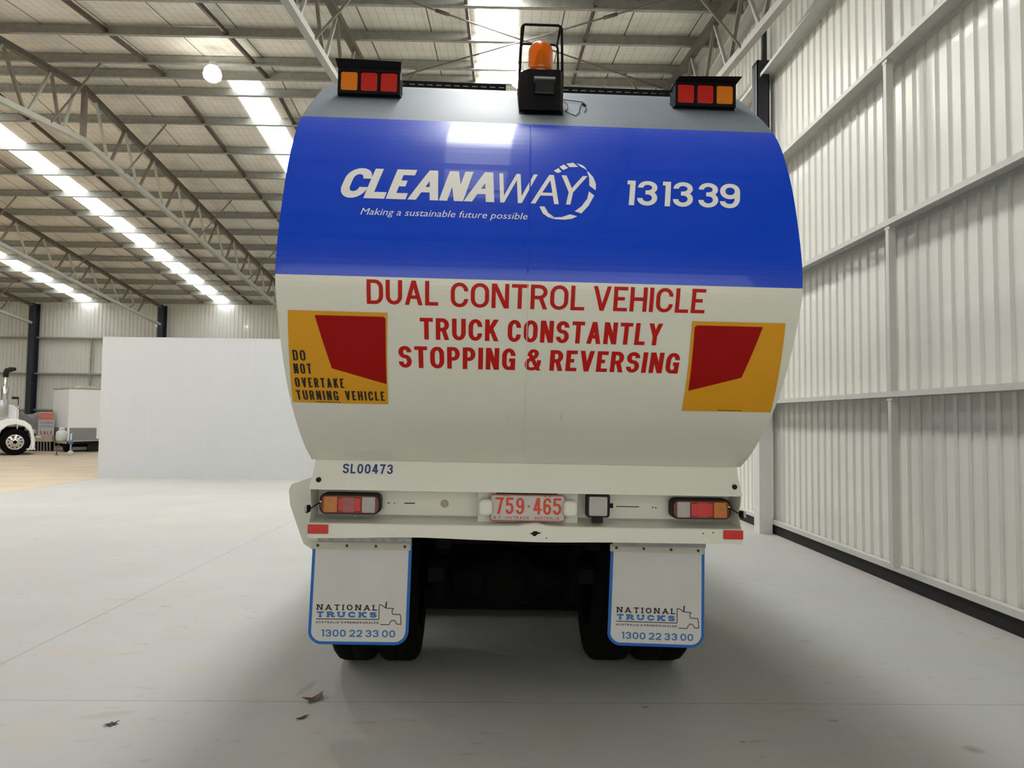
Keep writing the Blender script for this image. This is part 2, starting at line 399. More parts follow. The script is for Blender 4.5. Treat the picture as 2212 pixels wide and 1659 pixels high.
# roof trusses
def zbot(y): return 7.12-0.107*abs(y-YR)
def ztopc(y): return 8.18-SL*abs(y-YR)
T_X = [3.27, -2.6, -8.62, -14.65, -20.12, -26.2]
T_LABEL = ['steel roof truss running along the right wall', 'steel roof truss passing above the left lamp box of the truck',
           'long steel roof truss left of the truck, with its ridge bend in view', 'steel roof truss beyond the first, ending behind the white panel wall',
           'steel roof truss ending at the far column behind the trailer', 'farthest left steel roof truss']
def truss(x, label):
    root = empty('roof_truss', (x, YR, 0), label, 'roof truss', 'roof trusses')
    def R(y): return y-YR
    y0, y1 = YN+0.35, YF-0.5
    for part, zf, m, w, h in (('top_chord', ztopc, M_topch, 0.12, 0.10), ('bottom_chord', zbot, M_chord, 0.10, 0.10)):
        mb = MB(); mb.bar((0, R(y0), zf(y0)), (0, 0.0, zf(YR)), w, h); mb.bar((0, 0.0, zf(YR)), (0, R(y1), zf(y1)), w, h)
        mb.build(part, m, root)
    MB().bar((0, 0, zbot(YR)), (0, 0, ztopc(YR)), 0.09, 0.09).build('ridge_post', M_web, root)
    tops = [y for y in near_y if y > y0+0.3] ; topf = [y for y in far_y if y < y1-0.1]
    for seq in (tops, topf):
        seq = list(seq)
        for i, yt in enumerate(seq):
            if i+1 < len(seq):
                yb = (yt+seq[i+1])/2
                MB().bar((0, R(yt), ztopc(yt)-0.03), (0, R(yb)-0.06*(1 if yt > YR else -1), zbot(yb)+0.03), 0.045, 0.045).build('web_member', M_chord, root)
                MB().bar((0, R(seq[i+1]), ztopc(seq[i+1])-0.03), (0, R(yb)+0.06*(1 if yt > YR else -1), zbot(yb)+0.03), 0.05, 0.05).build('web_member', M_web, root)
        if len(seq) > 2:
            for i in range(1, len(seq), 3):
                yt = seq[i]
                b = MB(); sgn = -1 if x > 3 else 1
                b.bar((0.03*sgn, R(yt), zbot(yt)), (0.95*sgn, R(yt)-0.04, zpb(yt)-0.012), 0.028, 0.028)
                b.build('fly_brace', M_web, root)
    MB().bar((0, R(y1), zbot(y1)), (0, R(y1), ztopc(y1)), 0.07, 0.07).build('end_post', M_chord, root)
    MB().bar((0, R(y0), zbot(y0)), (0, R(y0), ztopc(y0)), 0.07, 0.07).build('end_post', M_chord, root)
    return root
for x, l in zip(T_X, T_LABEL): truss(x, l)

# crossed tension rods under the near slope between the first two trusses
def rod(p, q, label):
    (x0, y0), (x1, y1) = p, q
    P, Q = Vector((x0, y0, zpb(y0)-0.04)), Vector((x1, y1, zpb(y1)-0.04))
    root = empty('bracing_rod', P, label, 'bracing rod', 'roof bracing rods')
    MB().tube([(0, 0, 0), Q-P], 0.014, 8).build('rod', M_web, root)
    mid = (Q-P)*0.27
    MB().tube([mid-(Q-P).normalized()*0.12, mid+(Q-P).normalized()*0.12], 0.028, 8).build('turnbuckle', M_bridge, root)
rod((-2.52, 9.6), (3.2, 14.0), 'bracing rod crossing the roof from upper left, in front of the bright skylight')
rod((3.2, 9.6), (-2.52, 14.0), 'bracing rod crossing the roof from upper right above the truck')

# columns
def col_mesh(z1, w=0.2, d=0.36, t=0.014, along='y'):
    mb = MB()
    if along == 'y':
        mb.box(-w/2, w/2, -d/2, -d/2+t, 0, z1); mb.box(-w/2, w/2, d/2-t, d/2, 0, z1); mb.box(-t/2, t/2, -d/2+t, d/2-t, 0, z1)
    else:
        mb.box(-d/2, -d/2+t, -w/2, w/2, 0, z1); mb.box(d/2-t, d/2, -w/2, w/2, 0, z1); mb.box(-d/2+t, d/2-t, -t/2, t/2, 0, z1)
    return mb
CL = ['dark steel column on the far wall hidden behind the sweeper truck', 'dark steel column on the far wall further behind the sweeper truck',
      'dark steel column at the far wall, hidden behind the sweeper truck side', 'dark steel column at the far wall rising behind the top of the white panel wall',
      'dark steel column at the far wall between the white bonneted truck and the trailer', 'dark steel column at the far left of the far wall']
for i, x in enumerate(T_X):
    if i in (0, 1): continue
    root = empty('column', (x, YF-0.40, 0), CL[i], 'column', 'dark columns on the far wall')
    col_mesh(zpb(YF-0.4)-0.02, 0.22, 0.40).build('column_shaft', M_column, root)
    MB().box(-0.16, 0.16, -0.25, 0.25, 0, 0.02).build('base_plate', M_column, root)
CR = {9.64: 'steel column on the right wall beside the truck, dark above and white below', 16.0: 'right wall column hidden beyond the truck',
      22.4: 'second right wall column hidden beyond the truck', 3.2: 'right wall column level with the camera'}
for yc, lb in CR.items():
    root = empty('column', (3.585, yc, 0), lb, 'column', 'columns along the right wall')
    zt = zbot(yc)-0.10
    mb = MB(); mb.box(-0.085, 0.085, -0.008, 0.008, 2.3, zt); mb.box(-0.085, -0.073, -0.1, 0.1, 2.3, zt); mb.box(0.073, 0.085, -0.1, 0.1, 2.3, zt); mb.box(-0.085, 0.085, -0.1, -0.088, 2.3, zt)
    mb.build('column_shaft', M_column, root)
    MB().box(-0.087, 0.088, -0.102, 0.102, 0.0, 2.3).build('casing', M_colwhite, root)
    MB().box(0.02, 0.08, -0.03, 0.03, zt, zt+0.5).build('top_cleat', M_column, root)

# girts on the right wall
GZ = [1.79, 3.37, 4.94, 6.31, 7.55]
GL = ['lowest horizontal girt on the right wall, at eye level', 'second horizontal girt up the right wall', 'third horizontal girt up the right wall',
      'fourth horizontal girt up the right wall, meeting the dark column', 'topmost short girt under the roof on the right wall']
for i, z in enumerate(GZ):
    ya, yb = (YN+0.06, YF-0.35) if i < 4 else (YR-5.0, YR+5.0)
    root = empty('wall_girt', (3.64, ya, z), 'grey ' + GL[i], 'wall girt', 'girts on the right wall')
    mb = MB(); L_ = yb-ya
    mb.box(-0.1, 0.1, 0, L_, -0.003, 0.0); mb.box(-0.1, -0.097, 0, L_, -0.05, -0.003); mb.box(0.092, 0.1, 0, L_, -0.05, -0.003)
    mb.build('girt_channel', M_girt, root)
    if i < 4:
        zlo = 0.19 if i == 0 else GZ[i-1]
        for ys in (-0.1, 6.4, 12.8, 19.2, 25.6):
            s = MB(); s.box(-0.085, -0.02, ys-ya-0.0015, ys-ya+0.0015, zlo-z+0.002, -0.052); s.box(-0.085, -0.082, ys-ya, ys-ya+0.05, zlo-z+0.002, -0.052); s.box(-0.023, -0.02, ys-ya, ys-ya+0.05, zlo-z+0.002, -0.052)
            s.box(-0.088, -0.082, ys-ya-0.02, ys-ya+0.06, -0.085, -0.052)
            s.build('bridging_channel', M_girt, root)
# girts on the far wall
for i, (z, lb) in enumerate(zip((1.70, 3.27, 4.83), ('lowest', 'middle', 'topmost'))):
    root = empty('wall_girt', (XL+0.1, YF-0.135, z), 'thin grey horizontal girt on the far wall, %s of three' % lb, 'wall girt', 'girts on the far wall')
    mb = MB(); L_ = 36.3
    mb.box(0, L_, -0.1, 0.095, -0.003, 0.0); mb.box(0, L_, -0.1, -0.097, -0.065, -0.003); mb.box(0, L_, 0.09, 0.095, -0.065, -0.003)
    mb.build('girt_channel', M_steel, root)
    for xs in (-17.75, -11.6, -5.6, -23.7):
        zl = -1.68 if i == 0 else -1.565
        s = MB(); s.box(xs-XL-0.1-0.03, xs-XL-0.1+0.03, -0.09, -0.04, zl+0.003, -0.07); s.build('bridging_channel', M_steel, root)

# high bay lamps
def lamp(x, y, label):
    zr = zpb(y)-0.002; z = 7.835
    root = empty('high_bay_lamp', (x, y, z), label, 'ceiling lamp', 'high bay lamps')
    MB().lathe([(0.0, 0.285), (0.06, 0.28), (0.075, 0.18), (0.10, 0.15), (0.0, 0.148)]).build('lamp_housing', M_alu, root)
    MB().lathe([(0.0, 0.146), (0.09, 0.145), (0.14, 0.09), (0.165, 0.0), (0.15, -0.07), (0.09, -0.12), (0.0, -0.135)]).build('glowing_refractor', M_lamp, root)
    MB().tube([(0, 0, 0.28), (0, 0, zr-z)], 0.012, 8).build('hanger', M_steel, root)
    l = bpy.data.lights.new('lamp_light', 'AREA'); l.shape = 'DISK'; l.size = 0.34; l.energy = LAMP_WATTS; l.color = (1.0, 0.97, 0.9)
    lo = bpy.data.objects.new('lamp_light', l); COL.objects.link(lo); lo.parent = root; lo.location = (0, 0, -0.15)
lamp(-5.42, 13.0, 'round glowing high bay lamp under the roof left of the truck')
lamp(0.30, 13.0, 'glowing high bay lamp half hidden behind the beacon box')
lamp(-11.6, 13.0, 'high bay lamp beside the ridge, farther left than the visible round one')
lamp(-17.7, 13.0, 'high bay lamp beside the ridge at the far left')
lamp(-23.8, 13.0, 'last high bay lamp beside the ridge near the left wall')

# ------------------------------------------------------------------ lettering: stroke glyphs laid out flat, then wrapped on a surface
def _f(pts, rx, ry, closed=False, n=6):
    """round the corners of a polyline (rx, ry are the radii in drawing units)"""
    out = []; N = len(pts)
    for i, p in enumerate(pts):
        if not closed and i in (0, N-1): out.append(p); continue
        a, c = pts[i-1], pts[(i+1) % N]
        def toward(q):
            dx, dy = q[0]-p[0], q[1]-p[1]; L = math.hypot(dx, dy)
            r = rx if abs(dx) > abs(dy) else ry
            lim = L if (not closed and (q is pts[0] or q is pts[-1])) else L*0.5
            r = min(r, lim*0.98)
            return (p[0]+dx/L*r, p[1]+dy/L*r)
        A, B = toward(a), toward(c)
        if math.hypot(A[0]-B[0], A[1]-B[1]) < 1e-6: out.append(p); continue
        k = 0.5523
        A2 = (A[0]+(p[0]-A[0])*k, A[1]+(p[1]-A[1])*k); B2 = (B[0]+(p[0]-B[0])*k, B[1]+(p[1]-B[1])*k)
        for j in range(n+1):
            t = j/n; q = 1-t
            out.append((q**3*A[0]+3*q*q*t*A2[0]+3*q*t*t*B2[0]+t**3*B[0], q**3*A[1]+3*q*q*t*A2[1]+3*q*t*t*B2[1]+t**3*B[1]))
    return out
# glyphs: P = rounded path, S = square path, C = closed rounded path, D = diagonal with level cut ends; last numbers: serif places
GL_ = {
 'A': (1.08, [('D', (0, 0), (.5, 1)), ('D', (1, 0), (.5, 1)), ('S', [(.2, .3), (.8, .3)])]),
 'B': (.95, [('S', [(0, 0), (0, 1)]), ('P', [(0, 1), (.93, 1), (.93, .53), (0, .53)]), ('P', [(0, .53), (1, .53), (1, 0), (0, 0)])]),
 'C': (1.0, [('P', [(1, .68), (1, 1), (0, 1), (0, 0), (1, 0), (1, .32)])]),
 'D': (1.0, [('S', [(0, 0), (0, 1)]), ('P', [(0, 1), (1, 1), (1, 0), (0, 0)])]),
 'E': (.82, [('S', [(0, 0), (0, 1)]), ('S', [(0, 1), (1, 1)]), ('S', [(0, .52), (.92, .52)]), ('S', [(0, 0), (1, 0)])]),
 'F': (.8, [('S', [(0, 0), (0, 1)]), ('S', [(0, 1), (1, 1)]), ('S', [(0, .52), (.9, .52)])]),
 'G': (1.0, [('P', [(1, .7), (1, 1), (0, 1), (0, 0), (1, 0), (1, .2)]), ('S', [(1, 0), (1, .46)]), ('S', [(.55, .46), (1, .46)])]),
 'H': (1.0, [('S', [(0, 0), (0, 1)]), ('S', [(1, 0), (1, 1)]), ('S', [(0, .52), (1, .52)])]),
 'I': (.0, [('S', [(.5, 0), (.5, 1)])]),
 'K': (1.02, [('S', [(0, 0), (0, 1)]), ('D', (.04, .36), (.96, 1)), ('D', (.98, 0), (.36, .62))]),
 'L': (.8, [('S', [(0, 0), (0, 1)]), ('S', [(0, 0), (1, 0)])]),
 'M': (1.25, [('S', [(0, 0), (0, 1)]), ('S', [(1, 0), (1, 1)]), ('D', (.5, .1), (.03, 1)), ('D', (.5, .1), (.97, 1))]),
 'N': (1.0, [('S', [(0, 0), (0, 1)]), ('S', [(1, 0), (1, 1)]), ('D', (.97, 0), (.03, 1))]),
 'O': (1.05, [('C', [(0, 0), (0, 1), (1, 1), (1, 0)])]),
 'P': (.95, [('S', [(0, 0), (0, 1)]), ('P', [(0, 1), (1, 1), (1, .46), (0, .46)])]),
 'R': (.98, [('S', [(0, 0), (0, 1)]), ('P', [(0, 1), (.98, 1), (.98, .48), (0, .48)]), ('D', (1, 0), (.62, .48))]),
 'S': (.97, [('P', [(1, .76), (1, 1), (0, 1), (0, .53), (1, .53), (1, 0), (0, 0), (0, .25)])]),
 'T': (.95, [('S', [(.5, 0), (.5, 1)]), ('S', [(0, 1), (1, 1)])]),
 'U': (1.0, [('U', [(0, 1), (0, 0), (1, 0), (1, 1)])]),
 'V': (1.05, [('D', (.5, 0), (0, 1)), ('D', (.5, 0), (1, 1))]),
 'W': (1.5, [('D', (.25, 0), (0, 1)), ('D', (.25, 0), (.5, 1)), ('D', (.75, 0), (.5, 1)), ('D', (.75, 0), (1, 1))]),
 'Y': (1.05, [('S', [(.5, 0), (.5, .46)]), ('D', (.5, .42), (0, 1)), ('D', (.5, .42), (1, 1))]),
 '0': (.92, [('C', [(0, 0), (0, 1), (1, 1), (1, 0)])]),
 '1': (.42, [('S', [(1, 0), (1, 1)]), ('S', [(.12, 1), (1, 1)])]),
 '2': (.9, [('P', [(0, .72), (0, 1), (1, 1), (1, .52), (.05, .03)]), ('S', [(0, 0), (1, 0)])]),
 '3': (.92, [('P', [(0, .76), (0, 1), (.97, 1), (.97, .53), (.35, .53)]), ('P', [(.35, .53), (1, .53), (1, 0), (0, 0), (0, .25)])]),
 '4': (.95, [('S', [(.74, 0), (.74, 1)]), ('D', (.0, .26), (.62, 1)), ('S', [(0, .26), (1, .26)])]),
 '5': (.92, [('S', [(.08, 1), (.95, 1)]), ('S', [(.08, 1), (.08, .52)]), ('P', [(.06, .56), (.06, .62), (1, .62), (1, 0), (0, 0), (0, .24)])]),
 '6': (.92, [('C', [(0, 0), (0, .57), (1, .57), (1, 0)]), ('P', [(0, .3), (0, 1), (1, 1), (1, .78)])]),
 '7': (.9, [('S', [(0, 1), (1, 1)]), ('D', (.3, 0), (.93, 1))]),
 '9': (.92, [('C', [(0, .43), (0, 1), (1, 1), (1, .43)]), ('P', [(1, .7), (1, 0), (0, 0), (0, .22)])]),
 '&': (1.05, [('P', [(1, .5), (1, .2), (.72, 0), (0, 0), (0, .46), (.42, .56), (.78, .72), (.78, 1), (.2, 1), (.2, .72)]), ('D', (1, 0), (.24, .76))]),
 "'": (.0, [('S', [(.5, .74), (.5, 1)])]),
 '.': (.0, [('S', [(.5, 0), (.5, .05)])]),
 '-': (.55, [('S', [(0, .48), (1, .48)])]),
}
SERIF = {'N': [(0, 0), (0, 1), (1, 1)], 'A': [(0, 0), (1, 0)], 'T': [(.5, 0)], 'I': [(.5, 0), (.5, 1)], 'L': [(0, 0), (0, 1)], 'R': [(0, 0), (0, 1), (1, 0)],
         'U': [(0, 1), (1, 1)], 'K': [(0, 0), (0, 1), (1, 1), (1, 0)], 'P': [(0, 0), (0, 1)], 'D': [(0, 0), (0, 1)], 'E': [(0, 0), (0, 1)], 'M': [(0, 0), (0, 1), (1, 1), (1, 0)]}

def glyph_quads(ch, x, h, w, t, th, rnd=(0.5, 0.36), serif=0.0):
    """returns quads in flat (u, v) for one glyph with box width w, height h, stem t, bar th"""
    quads = []; kind = GL_[ch][1]
    ix = lambda u: x + t/2 + u*(w-t); iy = lambda v: th/2 + v*(h-th)
    def strip(pts, closed, ext0=0, ext1=0):
        pts = [list(p) for p in pts]; n = len(pts)
        if not closed:
            for (i, j, e) in ((0, 1, ext0), (-1, -2, ext1)):
                dx, dy = pts[i][0]-pts[j][0], pts[i][1]-pts[j][1]; L = math.hypot(dx, dy) or 1
                pts[i][0] += dx/L*e; pts[i][1] += dy/L*e
        sides = []
        for i in range(n):
            p = pts[i]; a = pts[i-1] if (i > 0 or closed) else None; c = pts[(i+1) % n] if (i < n-1 or closed) else None
            ds = []
            for (q0, q1) in ((a, p), (p, c)):
                if q0 is None or q1 is None: continue
                L = math.hypot(q1[0]-q0[0], q1[1]-q0[1])
                if L > 1e-9: ds.append(((q1[0]-q0[0])/L, (q1[1]-q0[1])/L))
            if len(ds) == 2:
                d = (ds[0][0]+ds[1][0], ds[0][1]+ds[1][1]); L = math.hypot(*d) or 1; d = (d[0]/L, d[1]/L)
                k = 1/max(0.5, d[0]*ds[0][0]+d[1]*ds[0][1])
            else: d = ds[0]; k = 1
            nx, ny = -d[1], d[0]
            wd = (t*nx*nx+th*ny*ny)/2*k
            sides.append(((p[0]+nx*wd, p[1]+ny*wd), (p[0]-nx*wd, p[1]-ny*wd)))
        m = n if closed else n-1
        for i in range(m):
            j = (i+1) % n
            quads.append((sides[i][0], sides[i][1], sides[j][1], sides[j][0]))
    for e in kind:
        if e[0] == 'D':
            (u0, v0), (u1, v1) = e[1], e[2]
            H = abs(v1-v0)*h; dxr = (u1-u0)*(w-t)
            hx = t/2*math.hypot(H, dxr)/max(H, 1e-6)*0.98
            X = lambda u: x+min(hx, w/2)+u*(w-2*min(hx, w/2))
            a, c = X(u0), X(u1)
            quads.append(((a-hx, v0*h), (a+hx, v0*h), (c+hx, v1*h), (c-hx, v1*h)))
        else:
            pts = [(ix(u) if GL_[ch][0] > 0 else x+t/2, iy(v)) for u, v in e[1]]
            if e[0] == 'S':
                def ext(p, q):
                    return t/2 if abs(p[1]-q[1]) < 1e-6 else th/2
                e0, e1 = ext(e[1][0], e[1][1]), ext(e[1][-1], e[1][-2])
                strip(pts, False, e0 if any(abs(c_-k) < 1e-6 for c_ in e[1][0] for k in (0, 1)) else 0, e1 if any(abs(c_-k) < 1e-6 for c_ in e[1][-1] for k in (0, 1)) else 0)
            else:
                rp = _f(pts, (w-t)*rnd[0], (h-th)*rnd[1], e[0] == 'C')
                ex = th/2 if e[0] == 'U' else 0
                strip(rp, e[0] == 'C', ex, ex)
    if serif > 0 and ch in SERIF:
        for (u, v) in SERIF[ch]:
            cx = ix(u) if GL_[ch][0] > 0 else x+t/2
            y0 = 0 if v == 0 else h-th; quads.append(((cx-serif, y0), (cx+serif, y0), (cx+serif, y0+th), (cx-serif, y0+th)))
    return quads

def text_quads(s, x0, x1, h, t, th=None, gap=None, space=None, rnd=(0.5, 0.36), serif=0.0, widths=None, tracking=0.0):
    """lay a line of capitals between x0 and x1, baseline at 0"""
    th = th or t*0.9; gap = (t*0.55 if gap is None else gap)+2*serif*0.9; space = space if space is not None else t*1.9
    adv = []
    nat = sum((GL_[c][0] if GL_[c][0] > 0 else 0) for c in s if c != ' ')
    fixed = sum(t for c in s if c != ' ' and GL_[c][0] == 0) + sum(gap for i in range(len(s)-1) if s[i] != ' ' and s[i+1] != ' ') + space*s.count(' ')
    unit = (x1-x0-fixed)/max(nat, 1e-6)
    x = x0; out = []
    for i, c in enumerate(s):
        if c == ' ': x += space; continue
        w = GL_[c][0]*unit if GL_[c][0] > 0 else t
        out += glyph_quads(c, x, h, w, t, th, rnd, serif)
        x += w
        if i+1 < len(s) and s[i+1] != ' ': x += gap
    return out

def bfont_polys(body, x0, x1, h, shear=0.0, bold=0.0):
    """the built-in font as flat triangles / polygons scaled to x0..x1 and cap height h"""
    cu = bpy.data.curves.new('tmp_text', 'FONT'); cu.body = body; cu.size = 1; cu.shear = shear; cu.offset = bold; cu.resolution_u = 3
    o = bpy.data.objects.new('tmp_text', cu); COL.objects.link(o)
    dg = bpy.context.evaluated_depsgraph_get(); dg.update()
    me = bpy.data.meshes.new_from_object(o.evaluated_get(dg))
    vs = [v.co.copy() for v in me.vertices]; fs = [list(p.vertices) for p in me.polygons]
    bpy.data.objects.remove(o); bpy.data.curves.remove(cu); bpy.data.meshes.remove(me)
    mx, nx = max(v.x for v in vs), min(v.x for v in vs); caps = 0.69
    return [[(x0+(vs[i].x-nx)/(mx-nx)*(x1-x0), vs[i].y/caps*h) for i in f] for f in fs]

def wrap(name, polys, fn, m, parent, off, shear=0.0, lift=0.0012, cut=0.02, vflip=-1, origin=(0, 0), stagger=4e-5):
    """polys in flat (u, v), v up; fn(u, s, lift) -> 3D point, s grows downward"""
    bm = bmesh.new(); lay = bm.verts.layers.float.new('k')
    for i, q in enumerate(polys):
        vs = []
        for (u, v) in q:
            b = bm.verts.new((origin[0]+u+shear*v, origin[1]+vflip*v, 0)); b[lay] = i % 9; vs.append(b)
        try: bm.faces.new(vs)
        except ValueError: pass
    if cut:
        ys = [v.co.y for v in bm.verts]; y = math.floor(min(ys)/cut)*cut+cut
        while y < max(ys):
            bmesh.ops.bisect_plane(bm, geom=bm.verts[:]+bm.edges[:]+bm.faces[:], plane_co=(0, y, 0), plane_no=(0, 1, 0), dist=1e-6); y += cut
    for v in bm.verts:
        v.co = Vector(fn(v.co.x, v.co.y, lift+stagger*v[lay]))-Vector(off)
    me = bpy.data.meshes.new(name)
    # face the outside (toward -y)
    bm.normal_update()
    for f in bm.faces:
        if f.normal.y > 0: f.normal_flip()
    bm.to_mesh(me); bm.free()
    for mm in (m if isinstance(m, (list, tuple)) else [m]): me.materials.append(mm)
    o = bpy.data.objects.new(name, me); COL.objects.link(o)
    if parent is not None: o.parent = parent
    return o

# ------------------------------------------------------------------ the sweeper truck
OFF = (0.0, 4.55, 0.0)
TY, TR = 0.0197, 0.0094
TRUCK = empty('sweeper_truck', (0.111, 4.549, 0.0), 'white, blue and grey street sweeper truck seen from behind in mid hall', 'truck', None, (0, TR, TY))
def tb(mb, name, m, parent=None, **k): return mb.build(name, m, parent or TRUCK, OFF, **k)

PTS = [(3.85, 3.275), (3.62, 3.205), (3.40, 3.05), (3.105, 2.80), (2.955, 2.57), (2.865, 2.32), (2.822, 2.10), (2.85, 1.95), (2.98, 1.715), (3.15, 1.52), (3.36, 1.365), (3.52, 1.283)]
def catmull(P, n=8):
    P = [Vector(p) for p in P]; P = [2*P[0]-P[1]]+P+[2*P[-1]-P[-2]]; o = []
    for i in range(1, len(P)-2):
        for j in range(n):
            t = j/n; a, b, c, d = P[i-1:i+3]
            o.append(.5*((2*b)+(c-a)*t+(2*a-5*b+4*c-d)*t*t+(3*b-a-3*c+d)*t**3))
    o.append(P[-2]); return o
PR = catmull(PTS)
ARC = [0.0]
for i in range(1, len(PR)): ARC.append(ARC[-1]+(PR[i]-PR[i-1]).length)
def prof(s):
    s = max(0.0, min(ARC[-1]-1e-6, s)); i = 0
    while ARC[i+1] < s: i += 1
    k = (s-ARC[i])/(ARC[i+1]-ARC[i]); p = PR[i].lerp(PR[i+1], k); d = (PR[i+1]-PR[i]).normalized()
    return p, Vector((d.y, -d.x))            # outward normal (toward -y)
def door_fn(x, s, lift):
    p, n = prof(s)
    if n.x > 0 and n.y < 0 and False: n = -n
    return (x, p.x+n.x*lift, p.y+n.y*lift)
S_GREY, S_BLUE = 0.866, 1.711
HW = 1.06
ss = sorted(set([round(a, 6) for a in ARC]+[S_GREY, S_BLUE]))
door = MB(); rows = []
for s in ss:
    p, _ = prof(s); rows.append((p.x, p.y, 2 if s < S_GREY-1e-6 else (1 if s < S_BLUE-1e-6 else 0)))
rows[-1] = (3.52, 1.283, 0)
XS = [-HW, -0.5, 0.0, 0.5, HW]
for i in range(len(rows)-1):
    (y0, z0, m0), (y1, z1, _) = rows[i], rows[i+1]
    for k in range(len(XS)-1):
        door.add([(XS[k], y0, z0), (XS[k+1], y0, z0), (XS[k+1], y1, z1), (XS[k], y1, z1)], [(0, 3, 2, 1)], m0, True)
    for sx in (-HW, HW):                      # side cheeks of the curved door
        door.add([(sx, y0, z0), (sx, y1, z1), (sx, 3.86, z1), (sx, 3.86, z0)], [(0, 1, 2, 3)], m0)
# inner lower apron: crease then out to the bumper recess
xa = HW-0.03
door.add([(-HW, 3.52, 1.283), (HW, 3.52, 1.283), (HW, 3.60, 1.283), (-HW, 3.60, 1.283)], [(0, 3, 2, 1)], 0)
rear_door = tb(door, 'rear_door', [M_white, M_blue, M_grey])
ap = MB()
ap.add([(-HW+0.02, 3.526, 1.282), (HW-0.02, 3.526, 1.282), (HW-0.005, 3.4977, 1.175), (HW, 3.49, 1.146), (-HW, 3.49, 1.146), (-HW+0.005, 3.4977, 1.175),
        (-HW+0.02, 3.75, 1.282), (HW-0.02, 3.75, 1.282), (HW, 3.75, 1.14), (-HW, 3.75, 1.14), (HW, 3.49, 1.14), (-HW, 3.49, 1.14)],
       [(0, 5, 2, 1), (5, 4, 3, 2), (0, 1, 7, 6), (4, 11, 10, 3), (11, 9, 8, 10), (6, 7, 8, 9), (0, 6, 9, 11, 4, 5), (1, 2, 3, 10, 8, 7)])
apron = tb(ap, 'lower_apron', M_white)
def plane_fn(y):
    return lambda x, s, lift: (x, y-lift, -s)
def apron_fn(x, s, lift):
    z = -s; return (x, 3.526-(1.282-z)/(1.282-1.146)*0.036-lift, z)
for x in (-1.018, 1.024):
    MB().lathe([(0.0, -0.001), (0.0125, -0.001), (0.0125, 0.03)], (x, 3.4962, 1.186), 'y', 20).build('bolt_hole', M_black, apron, OFF)
wrap('fleet_number_lettering', text_quads('SL00473', -0.906, -0.663, 0.046, 0.0085, 0.0078, gap=0.008, rnd=(.5, .36)), apron_fn, M_navy, apron, OFF, origin=(0, -1.2185))

# brand lettering
ital = 0.26
q = []
def put(ch, x0, x1, t, th, h=0.151): return [tuple((u, v) for u, v in qq) for qq in glyph_quads(ch, x0, h, x1-x0, t, th, (0.5, 0.34))]
lw = MB()
base_s = 1.3695
def shx(polys): return polys
B = []
B += put('C', -0.842, -0.735, 0.034, 0.032); B += put('L', -0.735, -0.650, 0.034, 0.032); B += put('E', -0.644, -0.563, 0.034, 0.030)
B += put('A', -0.556, -0.430, 0.034, 0.027); B += put('N', -0.427, -0.328, 0.034, 0.03); B += put('A', -0.326, -0.200, 0.034, 0.027)
wrap('bold_brand_lettering', B, door_fn, M_vinylw, rear_door, OFF, shear=ital, origin=(0, base_s))
B = []
B += put('W', -0.212, -0.050, 0.0165, 0.015, 0.148); B += put('A', -0.050, 0.066, 0.0185, 0.015, 0.148); B += put('Y', 0.050, 0.160, 0.0185, 0.016, 0.148)
wrap('light_brand_lettering', B, door_fn, M_vinylw, rear_door, OFF, shear=ital*0.8, origin=(0, base_s))
RING = [[(.048, 1.198), (.065, 1.210), (.081, 1.201), (.069, 1.181)], [(.073, 1.174), (.089, 1.192), (.110, 1.178), (.092, 1.159)], [(.103, 1.154), (.116, 1.174), (.153, 1.171), (.133, 1.147)],
        [(.146, 1.149), (.162, 1.168), (.182, 1.182), (.189, 1.192), (.186, 1.178), (.172, 1.160)], [(.189, 1.194), (.197, 1.230), (.196, 1.272), (.222, 1.295), (.224, 1.262), (.214, 1.226), (.196, 1.198)],
        [(.193, 1.301), (.185, 1.338), (.160, 1.376), (.131, 1.401), (.159, 1.410), (.190, 1.371), (.215, 1.321)],
        [(.112, 1.416), (.078, 1.430), (.024, 1.4345), (.050, 1.441), (.090, 1.442), (.118, 1.437), (.142, 1.424)], [(-.014, 1.383), (.007, 1.382), (.022, 1.412), (.046, 1.431), (.022, 1.433), (.000, 1.416)]]
wrap('brand_ring_emblem', [[(x, -s) for x, s in r] for r in RING], door_fn, M_vinylw, rear_door, OFF)
wrap('slogan_lettering', bfont_polys('Making a sustainable future possible', -0.741, -0.062, 0.031, 0.25, 0.0), door_fn, M_vinylw, rear_door, OFF, origin=(0, 1.4465))
for pair in ((('1', .343, .379), ('3', .390, .474)), (('1', .493, .529), ('3', .540, .624)), (('3', .647, .731), ('9', .738, .823))):
    P_ = []
    for ch, a, b in pair: P_ += glyph_quads(ch, a, 0.125, b-a, 0.0225, 0.0205, (0.5, 0.36))
    wrap('phone_digits', P_, door_fn, M_vinylw, rear_door, OFF, shear=0.12, origin=(0, 1.3625))

# red warning lettering
for line in ((('DUAL', -.701, -.416, 1.820, .098, .0165), ('CONTROL', -.366, .173, 1.824, .099, .0165), ('VEHICLE', .208, .665, 1.823, .099, .0165)),
             (('TRUCK', -.491, -.169, 1.966, .094, .0185), ('CONSTANTLY', -.133, .503, 1.967, .096, .0185)),
             (('STOPPING', -.582, -.097, 2.099, .102, .0195), ('&', -.057, .011, 2.098, .100, .017), ('REVERSING', .048, .594, 2.0975, .098, .0195))):
    for txt, x0, x1, s0, h, t in line:
        wrap('warning_word', [[(u, v-s0) for u, v in qd] for qd in text_quads(txt, x0, x1, h, t, t*0.86, gap=t*0.62, rnd=(0.5, 0.33))], door_fn, M_red, rear_door, OFF)
